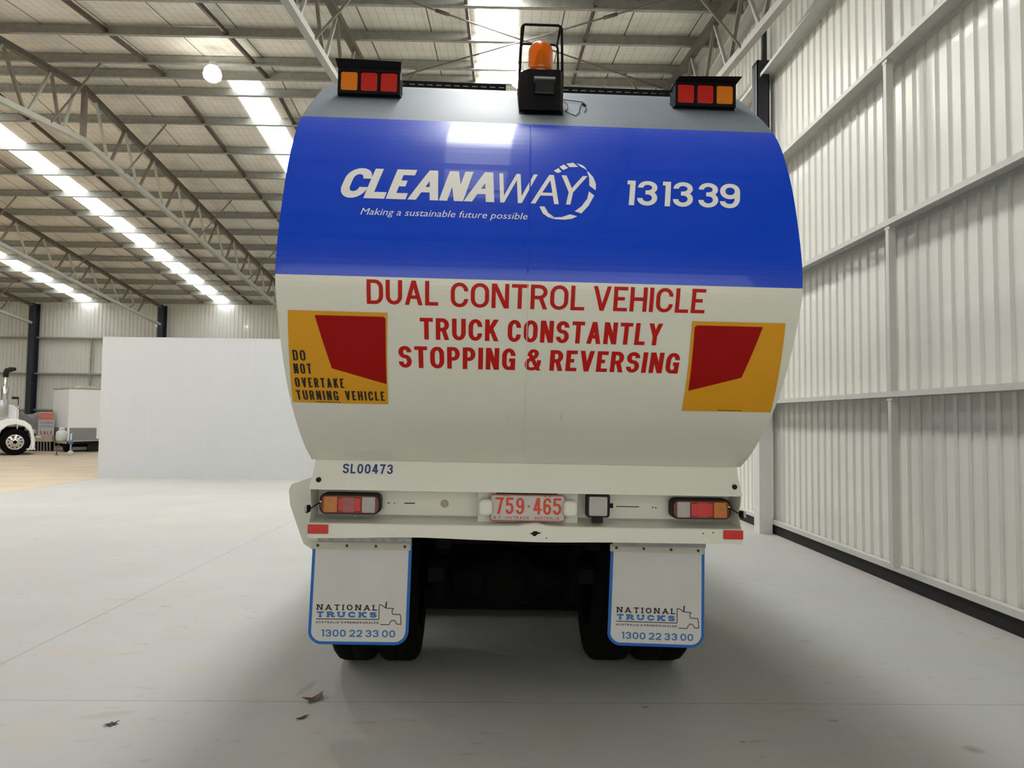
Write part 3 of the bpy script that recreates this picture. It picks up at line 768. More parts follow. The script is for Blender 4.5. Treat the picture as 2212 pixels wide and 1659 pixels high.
# weld seam down the middle, and small scuffs
def seam_bead(path, r, m):
    pts = []
    for (x0, s0), (x1, s1) in zip(path[:-1], path[1:]):
        n = max(2, int((s1-s0)/0.025))
        pts += [door_fn(x0+(x1-x0)*i/n, s0+(s1-s0)*i/n, 0.0004) for i in range(n)]
    mb = MB(); mb.tube(pts, r, 8); tb(mb, 'panel_seam', m, rear_door)
seam_bead([(-.0455, .89), (-.060, 1.705)], 0.0030, M_blue)
seam_bead([(-.060, 1.715), (-.0425, 2.36), (-.032, 2.68)], 0.0018, M_white)
wrap('scuff_mark', [[(-.118, -2.372), (-.106, -2.368), (-.104, -2.370), (-.117, -2.375)], [(.116, -2.34), (.1185, -2.36), (.1205, -2.36), (.118, -2.34)], [(.1185, -2.36), (.123, -2.39), (.125, -2.39), (.1205, -2.36)]], door_fn, M_tan, rear_door, OFF, lift=0.0006)
# reflective marker plates
def marker(name_off, sheet, red, texts, lines):
    p = wrap('marker_plate', [sheet], door_fn, M_yellow, TRUCK, OFF, lift=0.004)
    md = p.modifiers.new('thickness', 'SOLIDIFY'); md.thickness = 0.0025; md.offset = -1
    wrap('red_marker_panel', [red], door_fn, M_signred, p, OFF, lift=0.0052)
    qs = []
    for txt, x0, x1, s0, h in texts:
        qs += [[(u, v-s0) for u, v in qd] for qd in text_quads(txt, x0, x1, h, 0.0075, 0.007, gap=0.0085, rnd=(0.5, 0.2))]
    for (x0, x1, s0) in lines: qs += [[(x0, -s0), (x1, -s0-0.0005), (x1, -s0+0.0035), (x0, -s0+0.004)]]
    wrap('black_marker_lettering', qs, door_fn, M_signblack, p, OFF, lift=0.0055)
    return p
neg = lambda L: [(x, -s) for x, s in L]
pL = marker('L', neg([(-1.017, 1.854), (-.621, 1.855), (-.641, 2.297), (-1.050, 2.296)]), neg([(-.911, 1.871), (-.636, 1.871), (-.628, 1.879), (-.639, 2.182), (-.861, 2.108)]),
       (('DO', -1.016, -.965, 2.074, .049), ('NOT', -1.020, -.947, 2.138, .050), ('OVERTAKE', -1.024, -.819, 2.208, .050), ('TURNING', -1.028, -.850, 2.278, .053), ('VEHICLE', -.820, -.652, 2.275, .052)), [(-.949+.012*k, -.941+.012*k, 2.291) for k in range(9)])
pL['label'] = 'amber marker plate with red panel and black words on the left'
pR = marker('R', neg([(.620, 1.857), (1.007, 1.856), (1.046, 2.296), (.650, 2.298)]), neg([(.643, 1.873), (.915, 1.873), (.870, 2.108), (.655, 2.182), (.633, 1.881)]), (), [(.809+.012*k, .817+.012*k, 2.290) for k in range(9)])
pR['label'] = 'amber marker plate with red panel on the right'

# hopper body behind the door, cab and chassis further forward
body = MB()
secs = [(3.855, 3.272), (4.3, 3.30), (8.0, 3.30), (8.25, 3.22)]
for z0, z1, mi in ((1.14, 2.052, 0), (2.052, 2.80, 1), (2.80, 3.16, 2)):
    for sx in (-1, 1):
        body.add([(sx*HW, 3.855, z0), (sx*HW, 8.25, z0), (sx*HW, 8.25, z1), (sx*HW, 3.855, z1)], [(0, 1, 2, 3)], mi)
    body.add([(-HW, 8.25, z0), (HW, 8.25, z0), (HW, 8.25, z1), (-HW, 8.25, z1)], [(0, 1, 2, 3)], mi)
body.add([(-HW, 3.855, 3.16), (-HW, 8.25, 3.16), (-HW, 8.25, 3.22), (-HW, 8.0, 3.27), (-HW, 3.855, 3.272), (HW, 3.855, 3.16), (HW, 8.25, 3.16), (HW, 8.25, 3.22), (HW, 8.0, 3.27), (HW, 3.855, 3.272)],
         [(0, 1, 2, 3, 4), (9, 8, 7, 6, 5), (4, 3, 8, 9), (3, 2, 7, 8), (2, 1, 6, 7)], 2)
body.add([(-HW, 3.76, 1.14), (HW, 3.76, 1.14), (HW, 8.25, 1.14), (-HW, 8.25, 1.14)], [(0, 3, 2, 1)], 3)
tb(body, 'hopper_body', [M_white, M_blue, M_grey, M_under])
for x in (-0.42, 0.36):
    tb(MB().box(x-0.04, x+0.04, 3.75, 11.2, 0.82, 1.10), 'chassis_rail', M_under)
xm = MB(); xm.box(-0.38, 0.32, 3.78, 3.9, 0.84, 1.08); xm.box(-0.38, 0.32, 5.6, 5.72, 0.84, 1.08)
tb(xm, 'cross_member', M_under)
fl_ = MB(); fl_.box(-1.03, 1.0, 5.0, 8.2, 1.10, 1.138); fl_.box(-1.0, 0.98, 5.35, 5.4, 0.35, 1.1); fl_.box(-0.98, 0.95, 5.45, 7.4, 0.06, 0.75); fl_.box(-0.5, 0.42, 7.4, 8.0, 0.25, 0.9)  # includes an unseen low box added to block light beneath the truck
tb(fl_, 'suction_gear_light_block', M_under)
cab = MB(); cab.prism([(8.5, 0.75), (10.25, 0.75), (10.35, 1.6), (10.05, 2.55), (9.9, 2.62), (8.5, 2.62)], 'x', -1.08, 1.04)
cabo = tb(cab, 'cab', M_white, bevel=0.04)
tb(MB().prism([(10.352, 1.62), (10.085, 2.47), (10.09, 2.475), (10.36, 1.625)], 'x', -0.98, 0.94), 'windscreen', M_glassdark, cabo)
for sx in (-1.085, 1.042): tb(MB().prism([(8.9, 1.65), (10.1, 1.65), (9.9, 2.42), (8.9, 2.42)], 'x', sx, sx+0.004), 'side_window', M_glassdark, cabo)
# wheels
def tyre(mb, x0, x1, y, r=0.475):
    w = x1-x0
    mb.lathe([(r*0.56, x0+0.012), (r*0.75, x0), (r*0.93, x0+0.006), (r*0.985, x0+0.03), (r, x0+0.055), (r, x0+w/2-0.006), (r-0.012, x0+w/2-0.004), (r-0.012, x0+w/2+0.004), (r, x0+w/2+0.006),
              (r, x1-0.055), (r*0.985, x1-0.03), (r*0.93, x1-0.006), (r*0.75, x1), (r*0.56, x1-0.012)], (0, y, r), 'x', 40)
def wheel(xs, y, label=None):
    mb = MB()
    xc = sum(a+b for a, b in xs)/len(xs)/2
    for a, b in xs: tyre(mb, a, b, y)
    # wheels stand flat on the floor although the body leans a touch
    dz = math.tan(TR)*xc
    mb.v = [(v[0], v[1], v[2]+dz+0.003) for v in mb.v]
    w = tb(mb, 'wheel', M_tyre)
    r = MB()
    for a, b in xs:
        r.lathe([(0.27, a+0.02), (0.265, b-0.02)], (0, y, 0.475+dz), 'x', 28); r.lathe([(0.0, (a+b)/2), (0.265, (a+b)/2)], (0, y, 0.475+dz), 'x', 28)
    tb(r, 'rim', M_under, w)
    return w
wheel([(-1.085, -0.845), (-0.825, -0.585)], 4.57); wheel([(0.435, 0.695), (0.775-0.06, 0.965+0.06)], 4.57)
wheel([(-1.04, -0.79)], 9.35); wheel([(0.74, 0.99)], 9.35)
ax = MB()
ax.tube([(-0.58, 4.57, 0.49), (-0.33, 4.57, 0.49), (-0.2, 4.57, 0.49), (-0.07, 4.57, 0.49), (0.06, 4.57, 0.49), (0.19, 4.57, 0.49), (0.43, 4.57, 0.49)], [0.07, 0.075, 0.15, 0.19, 0.15, 0.075, 0.07], 18)
ax.tube([(-0.07, 4.35, 0.49), (-0.07, 4.57, 0.49), (-0.07, 5.1, 0.55)], [0.12, 0.18, 0.08], 18)
for x in (-0.47, 0.36):
    ax.box(x-0.04, x+0.04, 3.95, 5.2, 0.60, 0.68); ax.box(x-0.05, x+0.05, 4.45, 4.7, 0.36, 0.62); ax.tube([(x, 4.35, 0.40), (x, 4.35, 0.85)], 0.05, 10)
tb(ax, 'rear_axle', M_under)
# side compartment with a sloping lid beside the left wheel
sc_ = MB(); sc_.prism([(-1.07, 1.19), (-1.28, 1.115), (-1.295, 1.08), (-1.285, 1.0), (-1.205, 0.79), (-1.07, 0.70)], 'y', 4.0, 5.3)
tb(sc_, 'side_compartment', M_white)

# rear bumper with lamp recess
bp = MB(); n = 44
def bend(x): return 0.014*math.exp(-((x-0.035)/0.05)**2)
def sag(x): return 0.010*math.exp(-((x+0.55)/0.28)**2)-0.004*math.exp(-((x-0.1)/0.2)**2)
sect = lambda x: [(3.68, 0.9985), (3.68, 0.986), (3.50, 0.981+bend(x)), (3.492, 0.979+bend(x)), (3.489, 0.974+bend(x)*.8), (3.489, 0.907+sag(x)), (3.50, 0.905+sag(x)), (3.50, 0.965), (3.74, 0.965)]
vs = []
for i in range(n+1):
    x = -HW+2*HW*i/n; vs += [(x, y, z) for y, z in sect(x)]
k = len(sect(0)); bp.add(vs, [(i*k+j, i*k+j+1, (i+1)*k+j+1, (i+1)*k+j) for i in range(n) for j in range(k-1)], 0)
bp.box(-HW, HW, 3.68, 3.72, 0.97, 1.142)                               # back of the recess
bp.box(-0.243, 0.258, 3.60, 3.68, 0.983, 1.1405)                         # block that carries the plate
for sx in (-HW, HW-0.004):
    bp.add([(sx, 3.68, 1.142), (sx, 3.50, 1.142), (sx, 3.515, 1.09), (sx, 3.54, 1.055), (sx, 3.515, 1.01), (sx, 3.492, 0.975), (sx, 3.68, 0.975),
            (sx+.004, 3.68, 1.142), (sx+.004, 3.50, 1.142), (sx+.004, 3.515, 1.09), (sx+.004, 3.54, 1.055), (sx+.004, 3.515, 1.01), (sx+.004, 3.492, 0.975), (sx+.004, 3.68, 0.975)],
           [(0, 1, 2, 3, 4, 5, 6), (13, 12, 11, 10, 9, 8, 7)]+[(i, (i+1) % 7, 7+(i+1) % 7, 7+i) for i in range(7)])
bumper = tb(bp, 'rear_bumper', M_white)
hol = MB()
hol.prism([(0.010, 0.944), (0.024, 0.949), (0.031, 0.956), (0.046, 0.956), (0.054, 0.950), (0.067, 0.951), (0.062, 0.945), (0.049, 0.941), (0.040, 0.932), (0.028, 0.933), (0.022, 0.941)], 'y', 3.4875, 3.489)
hol.prism([(0.088, 0.921), (0.096, 0.927), (0.098, 0.925), (0.091, 0.919)], 'y', 3.4875, 3.489)
tb(hol, 'rusted_hole', M_rust, bumper)
sl = MB()
for (x0, x1, z, h) in ((-.621, -.567, 1.0585, .005), (.469, .588, 1.059, .004), (-.706, -.695, 1.0585, .005), (-.674, -.668, 1.058, .004)):
    sl.box(x0, x1, 3.677, 3.6795, z-h/2, z+h/2)
for (x, z) in ((.66, 1.057), (.675, 1.056), (.865, .958), (.915, .962)): sl.box(x-.003, x+.003, 3.4868 if z < 1 else 3.677, 3.4885 if z < 1 else 3.6795, z-.003, z+.003)
tb(sl, 'slot', M_black, bumper)
MB().lathe([(0.0, -0.004), (0.018, -0.004), (0.021, 0.0)], (-0.416, 3.679, 1.0595), 'y', 24).build('blanking_plug', M_tan, bumper, OFF)
for x in (-1.010, 1.0135):
    o = tb(MB().prism(rrect(x, 0.951 if x < 0 else 0.9535, 0.098, 0.044, 0.004), 'y', 3.482, 3.489), 'red_reflector', M_reflector, bumper)

def tail_lamp(cx, cz, flip):
    w, h = 0.300, 0.102
    s = -1 if flip else 1
    root = tb(MB().prism(rrect(cx, cz, w, h, 0.030), 'y', 3.585, 3.66), 'tail_lamp', M_black, bevel=0.004)
    tb(MB().prism(rrect(cx, cz-0.003, w-0.014, h-0.012, 0.026), 'y', 3.579, 3.5851), 'lamp_body', M_lamprim, root, bevel=0.003)
    X = lambda u: cx+s*u
    def lens(u, lw_, lh, m, nm): tb(MB().prism(rrect(X(u), cz-0.003, lw_, lh, 0.008), 'y', 3.573, 3.5791), nm, m, root, bevel=0.002)
    lens(-0.094, 0.068, 0.078, M_amber2, 'amber_lens'); lens(0.0, 0.112, 0.066, M_redlens, 'red_lens'); lens(0.094, 0.066, 0.078, M_clear, 'clear_lens')
    tb(MB().prism(rrect(X(-0.004), cz-0.003, 0.058, 0.072, 0.004), 'y', 3.5715, 3.573), 'faded_red_lens', M_pink if not flip else M_redlens, root)
    lens(0.136, 0.012, 0.05, M_pink, 'end_lens')
    if not flip: lens(-0.136, 0.012, 0.04, M_pink, 'end_lens')
    MB().tube([(X(0.025), 3.60, cz-0.053), (X(0.022), 3.60, cz-0.068)], 0.004, 8).build('lamp_screw', M_alu, root, OFF)
tail_lamp(-0.880, 1.062, False); tail_lamp(0.8855, 1.064, True)

# number plate, held between two lamp bosses
pl_ = tb(MB().prism(rrect(0.003, 1.0595, 0.376, 0.132, 0.014), 'y', 3.548, 3.554), 'number_plate', M_plate)
rim_o, rim_i = rrect(0.003, 1.0595, 0.376, 0.132, 0.014), rrect(0.003, 1.0595, 0.364, 0.120, 0.010)
rm = MB(); nn = len(rim_o)
rm.add([(x, 3.5455, z) for x, z in rim_o]+[(x, 3.5455, z) for x, z in rim_i], [(i, (i+1) % nn, nn+(i+1) % nn, nn+i) for i in range(nn)])
o = tb(rm, 'plate_border', M_platered, pl_)
md = o.modifiers.new('thickness', 'SOLIDIFY'); md.thickness = 0.002; md.offset = 0
for grp in ((('7', -.157, -.116), ('5', -.107, -.067), ('9', -.055, -.015)), (('4', .031, .071), ('6', .080, .120), ('5', .128, .170))):
    cq = []
    for ch, a, b in grp: cq += glyph_quads(ch, a, 0.082, b-a, 0.0125, 0.0115, (0.5, 0.3))
    wrap('plate_characters', cq, plane_fn(3.548), M_orange, pl_, OFF, origin=(0, -1.0285), cut=0, lift=0.0015)
cq = [[(0.001, .040), (0.008, .047), (0.015, .040), (0.008, .033)]]
cq += [[(u, v-.024) for u, v in qd] for qd in text_quads('N.T.-OUTBACK', -.166, .012, .015, .0026, gap=.005)]
cq += [[(u, v-.024) for u, v in qd] for qd in text_quads('AUSTRALIA', .038, .160, .015, .0026, gap=.005)]
wrap('plate_small_lettering', cq, plane_fn(3.548), M_platered, pl_, OFF, origin=(0, -1.0285), cut=0, lift=0.0013)
ds = MB()
for x in (-.115, -.095, .090, .112): ds.lathe([(0, -0.0005), (0.0028, -0.0005), (0.0028, 0.001)], (x, 3.547, 1.118), 'y', 10)
tb(ds, 'plate_holes', M_black, pl_)
for x, a in ((-0.205, 1), (0.212, -1)):
    lb = MB(); lb.prism(rrect(x, 1.064, 0.070, 0.080, 0.022), 'y', 3.50, 3.595)
    tb(lb, 'plate_lamp', M_vinylw if False else M_white, bevel=0.014)
tb(MB().box(-0.155, 0.150, 3.545, 3.60, 1.129, 1.134), 'plate_cover_gap', M_black)

# square work lamp in the recess
wl = tb(MB().prism(rrect(0.3545, 1.077, 0.117, 0.117, 0.014), 'y', 3.545, 3.60), 'work_lamp', M_black, bevel=0.004)
tb(MB().prism(rrect(0.3535, 1.0745, 0.092, 0.095, 0.008), 'y', 3.5405, 3.5451), 'work_lamp_lens', M_clear, wl, bevel=0.002)
tb(MB().tube([(0.412, 3.575, 1.075), (0.432, 3.575, 1.075)], [0.010, 0.013], 12), 'knob', M_black, wl)
tb(MB().box(0.331, 0.381, 3.56, 3.61, 0.99, 1.02), 'bracket', M_black, wl)

# little side marker lamps on stalks
for s, x, z in ((-1, -1.068, 1.044), (1, 1.066, 1.050)):
    m_ = tb(MB().prism(rrect(x, z, 0.020, 0.036, 0.008), 'y', 3.49, 3.53), 'side_marker_lamp', M_blackbox, bevel=0.003)
    tb(MB().tube([(x-s*0.012, 3.51, z), (x-s*0.030, 3.53, z+0.014), (x-s*0.052, 3.56, z+0.030)], 0.0035, 8), 'stalk', M_black, m_)
    tb(MB().prism(rrect(x+s*0.006, z+0.002, 0.012, 0.030, 0.005), 'y', 3.486, 3.4901), 'marker_lens', M_clear, m_)
    tb(MB().tube([(x-s*0.046, 3.552, z+0.028), (x-s*0.058, 3.568, z+0.036)], 0.005, 8), 'fitting', M_chrome, m_)

# mud flaps
def mud_flap(x0t, x1t, zt, x0b, x1b, zb, tilt, lab):
    # flat sheet, corners rounded at the foot; (u, v) outline
    r = 0.072
    def outline(ins, top, t2):
        xl = lambda z: x0t+(x0b-x0t)*(zt-z)/(zt-zb)+ins; xr = lambda z: x1t+(x1b-x1t)*(zt-z)/(zt-zb)-ins
        tl = lambda x: (x-(x0t+x1t)/2)*tilt
        pts = [(xl(top), top+tl(xl(top))), (xl(zb+r), zb+r+tl(x0b))]; rr_ = r-ins
        for k in range(1, 10):
            a = math.pi+math.pi/2*k/10; pts.append((x0b+r+rr_*math.cos(a), zb+r+rr_*math.sin(a)+tl(x0b+r+rr_*math.cos(a))))
        for k in range(0, 10):
            a = 1.5*math.pi+math.pi/2*k/10; pts.append((x1b-r+rr_*math.cos(a), zb+r+rr_*math.sin(a)+tl(x1b-r+rr_*math.cos(a))))
        pts += [(xr(zb+r), zb+r+tl(x1b)), (xr(top), top+tl(xr(top)))]
        return pts
    root = tb(MB().prism(outline(0, zt, 0), 'y', 3.800, 3.806), 'mud_flap', M_flapblue); root['label'] = lab
    tb(MB().prism(outline(0.016, zt-0.01, 0), 'y', 3.7985, 3.800), 'white_face', M_flap, root)
    ms = MB(); tl = lambda x: (x-(x0t+x1t)/2)*tilt
    ms.add([(x0t-.004, 3.792, zt+.001+tl(x0t)), (x1t-.006, 3.792, zt+.001+tl(x1t)), (x1t-.006, 3.792, zt-.036+tl(x1t)), (x0t-.004, 3.792, zt-.036+tl(x0t)),
            (x0t-.004, 3.810, zt+.001+tl(x0t)), (x1t-.006, 3.810, zt+.001+tl(x1t)), (x1t-.006, 3.810, zt-.036+tl(x1t)), (x0t-.004, 3.810, zt-.036+tl(x0t))],
           [(0, 3, 2, 1), (4, 5, 6, 7), (0, 1, 5, 4), (1, 2, 6, 5), (2, 3, 7, 6), (3, 0, 4, 7)])
    st = tb(ms, 'clamp_strip', M_strip, root)
    for k in range(4):
        x = x0t+0.028+(x1t-x0t-0.065)*k/3
        MB().lathe([(0, -0.006), (0.006, -0.006), (0.0075, 0.0)], (x, 3.791, zt-0.017+tl(x)), 'y', 12).build('bolt', M_bolt, root, OFF)
    # printed text: positions measured on the left flap
    dx = x0b-(-1.116)+0.006*(x0b > 0); tz = lambda x, s: tl(x)
    fn = lambda x, s, lift: (x, 3.7985-lift, -s+tl(x))
    def T(txt, a, b, z, h, t, m, nm, serif=0.0, gap=None, rnd=(0.5, 0.4), space=None):
        wrap(nm, text_quads(txt, a+dx, b+dx, h, t, t*0.85, gap=gap, serif=serif, rnd=rnd, space=space), fn, m, root, OFF, origin=(0, -z), cut=0, lift=0.0006)
    T('NATIONAL', -1.073, -.760, .4835, .029, .0068, M_signblack, 'dark_flap_lettering', 0.0062, 0.0035)
    T('TRUCKS', -1.073, -.762, .446, .030, .0105, M_flaptext, 'blue_flap_lettering', 0.0078, 0.003)
    T("AUSTRALIA'S PREMIER DEALER", -1.076, -.751, .4155, .0105, .0024, M_signblack, 'fine_flap_lettering', 0.0015, 0.0016, space=0.008)
    T('1300 22 33 00', -1.046, -.663, .3465, .037, .0078, M_flaptext, 'phone_flap_lettering', 0.0, 0.0065, (0.5, 0.42), 0.017)
    icon = [(-1.076, .4375), (-.7505, .4375), (-.7505, .514), (-.738, .513), (-.720, .500), (-.7125, .497), (-.675, .495), (-.683, .484), (-.680, .466), (-.639, .465), (-.633, .415), (-.657, .415), (-.663, .429), (-.672, .435), (-.682, .434), (-.690, .425), (-.697, .411), (-.741, .412)]
    qs = []
    for i in range(len(icon)-1):
        (ax_, az), (bx_, bz) = icon[i], icon[i+1]; L = math.hypot(bx_-ax_, bz-az); nx, nz = -(bz-az)/L*.0021, (bx_-ax_)/L*.0021
        qs.append([(ax_+nx+dx, az+nz), (ax_-nx+dx, az-nz), (bx_-nx+dx, bz-nz), (bx_+nx+dx, bz+nz)])
    qs.append([(-.719+dx, .499), (-.712+dx, .497), (-.709+dx, .531), (-.716+dx, .529)])
    wrap('truck_outline_emblem', qs, fn, M_signblack, root, OFF, cut=0, lift=0.0006)
mud_flap(-1.106, -0.588, 0.8350, -1.116, -0.595, 0.306, -0.002, 'white mud flap with blue border, left')
mud_flap(0.466, 0.970, 0.840, 0.453, 0.971, 0.310, -0.022, 'white mud flap with blue border, right')
# checker plate hangers above the flaps
tp = MB(); tp.box(-1.075, -0.588, 3.772, 3.776, 0.838, 0.966)
hang = tb(tp, 'checker_plate', M_tread)
tr_ = MB()
for k in range(9):
    for j in range(4):
        x = -1.045+k*0.054+j*0.008; tr_.bar((x, 3.7705, 0.848), (x+(0.012 if k % 2 else -0.012), 3.7705, 0.866), 0.0022, 0.002)
tb(tr_, 'tread_bars', M_alu, hang)
tb(MB().box(0.470, 0.968, 3.772, 3.776, 0.838, 0.966), 'checker_plate', M_tread)

# ------------------------------------------------------------------ lamps and fittings on top of the door
def light_box(x0, x1, cols, hood):
    yf = 3.345; zb, zt = 3.036, 3.148
    tilt = lambda x: 0.0
    root = tb(MB().box(x0, x1, yf+0.012, yf+0.10, zb, zt+0.01), 'rear_light_box', M_blackbox)
    fr = MB(); w = (x1-x0)
    fr.box(x0, x1, yf, yf+0.012, zb, zb+0.014); fr.box(x0, x1, yf, yf+0.012, zt-0.006, zt+0.01)
    n = 3; cell = (w-0.012)/3
    for k in range(4): fr.box(x0+k*cell, x0+k*cell+0.012, yf, yf+0.012, zb+0.014, zt-0.006)
    tb(fr, 'bezel', M_blackbox, root)
    for k in range(3):
        cx = x0+0.012+k*cell+(cell-0.012)/2
        tb(MB().prism(rrect(cx, (zb+zt+0.008)/2, cell-0.014, 0.090, 0.010), 'y', yf+0.002, yf+0.014), 'amber_lens' if cols[k] == 'a' else 'red_lens', M_amber if cols[k] == 'a' else M_redlens, root, bevel=0.003)
    h = MB()
    if hood == 'tall':      # upright shield leaning back, left box
        h.add([(x0-0.012, yf-0.02, zt+0.046), (x1+0.006, yf-0.02, zt+0.040), (x1, yf+0.02, zt), (x0, yf+0.02, zt), (x0-0.012, yf-0.014, zt+0.047), (x1+0.006, yf-0.014, zt+0.041), (x1, yf+0.03, zt), (x0, yf+0.03, zt)],
              [(0, 3, 2, 1), (4, 5, 6, 7), (0, 1, 5, 4), (1, 2, 6, 5), (2, 3, 7, 6), (3, 0, 4, 7)])
        h.prism([(yf-0.02, zt+0.040), (yf+0.03, zt), (yf+0.10, zt), (yf+0.03, zt+0.032)], 'x', x1-0.004, x1)
    else:
        h.add([(x0+0.010, yf-0.03, zt+0.017), (x1+0.014, yf-0.05, zt+0.017), (x1, yf+0.01, zt), (x0-0.004, yf+0.01, zt), (x0+0.012, yf+0.10, zt+0.024), (x1+0.012, yf+0.10, zt+0.024), (x1, yf+0.10, zt), (x0-0.004, yf+0.10, zt)],
              [(0, 3, 2, 1), (4, 5, 6, 7), (0, 1, 5, 4), (1, 2, 6, 5), (2, 3, 7, 6), (3, 0, 4, 7)])
    tb(h, 'hood', M_blackbox, root)
    ft = MB(); ft.add([(x0-0.003, yf+0.03, zb-0.006), (x1+0.003, yf+0.03, zb-0.006), (x1+0.003, yf+0.105, zb+0.045), (x0-0.003, yf+0.105, zb+0.045), (x0-0.003, yf+0.03, zb+0.004), (x1+0.003, yf+0.03, zb+0.004), (x1+0.003, yf+0.105, zb+0.055), (x0-0.003, yf+0.105, zb+0.055)],
             [(0, 3, 2, 1), (4, 5, 6, 7), (0, 1, 5, 4), (1, 2, 6, 5), (2, 3, 7, 6), (3, 0, 4, 7)])
    tb(ft, 'mounting_foot', M_blackbox, root)
    return root
light_box(-0.956, -0.661, 'arr', 'tall')['label'] = 'black lamp box with amber and red lenses, upper left'
light_box(0.669, 0.966, 'rra', 'low')['label'] = 'black lamp box with red and amber lenses, upper right'

bx = MB()
bx.add([(-.056, 3.205, 2.925), (.096, 3.205, 2.927), (.094, 3.205, 3.118), (-.056, 3.205, 3.116), (-.092, 3.255, 2.945), (.113, 3.255, 2.945), (.116, 3.255, 3.122), (-.096, 3.255, 3.122),
        (-.092, 3.42, 3.04), (.113, 3.42, 3.04), (.116, 3.42, 3.122), (-.096, 3.42, 3.122)],
       [(0, 3, 2, 1), (0, 4, 7, 3), (1, 2, 6, 5), (4, 8, 11, 7), (5, 6, 10, 9), (3, 7, 11, 10, 6, 2), (8, 9, 10, 11), (0, 1, 5, 9, 8, 4)])
box = tb(bx, 'beacon_box', M_blackbox)
tb(MB().add([(-.094, 3.222, 2.908), (.112, 3.222, 2.912), (.112, 3.262, 2.944), (-.094, 3.262, 2.944), (-.094, 3.226, 2.902), (.112, 3.226, 2.906), (.112, 3.266, 2.938), (-.094, 3.266, 2.938)],
            [(0, 1, 2, 3), (7, 6, 5, 4), (0, 4, 5, 1), (1, 5, 6, 2), (2, 6, 7, 3), (3, 7, 4, 0)]), 'base_flange', M_blackbox, box)
tb(MB().lathe([(0, -0.001), (0.006, -0.001), (0.006, 0.002)], (-.075, 3.236, 2.924), 'y', 14), 'bolt_hole', M_black, box)
cm = tb(MB().box(-.025, .066, 3.180, 3.206, 2.992, 3.052), 'reversing_camera', M_glassdark, box, bevel=0.004)
tb(MB().box(-.028, .068, 3.166, 3.206, 3.054, 3.064), 'camera_visor', M_alu, box)
bc = tb(MB().lathe([(0.0, 0.0), (0.066, 0.0), (0.066, 0.022), (0.058, 0.034), (0.0, 0.034)], (.010, 3.335, 3.1225), 'z', 32), 'beacon', M_strip)
M_dome = mat('translucent_orange_dome', (255, 142, 20), 0.2, trans=0.5, coat=0.2)
dm = [(0.057, 0.034), (0.0585, 0.06), (0.058, 0.145)]
for k in range(1, 9):
    a = math.pi/2*k/8; dm.append((0.058*math.cos(a) if k < 8 else 0.0, 0.145+0.046*math.sin(a)))
o = tb(MB().lathe(dm, (.010, 3.335, 3.1225), 'z', 36), 'orange_dome', M_dome, bc)
md = o.modifiers.new('thickness', 'SOLIDIFY'); md.thickness = 0.003; md.offset = -1
M_refl = mat('beacon_reflector', (235, 150, 80), 0.4, var=0.1, scale=30)
tb(MB().lathe([(0.0, 0.03), (0.03, 0.034), (0.034, 0.06), (0.030, 0.11), (0.016, 0.15), (0.0, 0.158)], (.012, 3.335, 3.1225), 'z', 24), 'inner_reflector', M_refl, bc)
def loop(y, x0, x1, z0, z1, rad=0.022):
    pts = [(x0, y, z0), (x0+0.006, y, z1-rad)]
    for k in range(1, 6):
        a = math.pi-math.pi/2*k/6; pts.append((x0+0.006+rad+rad*math.cos(a), y, z1-rad+rad*math.sin(a)))
    for k in range(0, 6):
        a = math.pi/2-math.pi/2*k/6; pts.append((x1-0.006-rad+rad*math.cos(a), y, z1-rad+rad*math.sin(a)))
    return pts+[(x1-0.006, y, z1-rad), (x1, y, z0)]
gd = MB(); gd.tube(loop(3.262, -.092, .109, 3.122, 3.360), 0.0062, 10); gd.tube(loop(3.44, -.090, .108, 3.10, 3.362), 0.0055, 10)
for x in (-.078, .096): gd.tube([(x, 3.262, 3.350), (x, 3.44, 3.352)], 0.0055, 8)
tb(gd, 'beacon_guard', M_blackbox)
# slotted rail across the roof
rl_ = MB()
def rail(x0, x1, z0, z1):
    y = 3.70; h = z1-z0; nsl = int((x1-x0)/0.045)
    rl_.box(x0, x1, y, y+0.004, z0, z0+h*0.32); rl_.box(x0, x1, y, y+0.004, z1-h*0.36, z1); rl_.box(x0, x1, y, y+0.03, z1-0.004, z1)
    rl_.box(x0, x1, y, y+0.004, z0-0.03, z0+0.001)
    for k in range(nsl+1): rl_.box(x0+k*(x1-x0)/nsl-0.009*(k > 0), x0+k*(x1-x0)/nsl+0.009*(k < nsl), y, y+0.004, z0+h*0.32, z1-h*0.36)
rail(-1.0, -0.147, 3.248, 3.278); rail(0.15, 1.0, 3.248, 3.278)
tb(rl_, 'slotted_rail', M_blackbox)
cb = MB(); cb.tube([(.112, 3.40, 3.062), (.136, 3.428, 3.080), (.168, 3.415, 3.071), (.215, 3.398, 3.058), (.222, 3.38, 3.044), (.203, 3.325, 3.0), (.190, 3.25, 2.938), (.170, 3.215, 2.908), (.145, 3.235, 2.925), (.128, 3.262, 2.948)], 0.0022, 6)
cb.tube([(.222, 3.398, 3.058), (.233, 3.35, 3.018)], 0.005, 8); cb.tube([(.233, 3.35, 3.018), (.231, 3.30, 2.978), (.215, 3.26, 2.946)], 0.0018, 6)
cb.tube([(.132, 3.428, 3.079), (.146, 3.36, 3.026), (.142, 3.30, 2.978), (.125, 3.265, 2.95)], 0.0018, 6)
tb(cb, 'loose_cable', M_black)

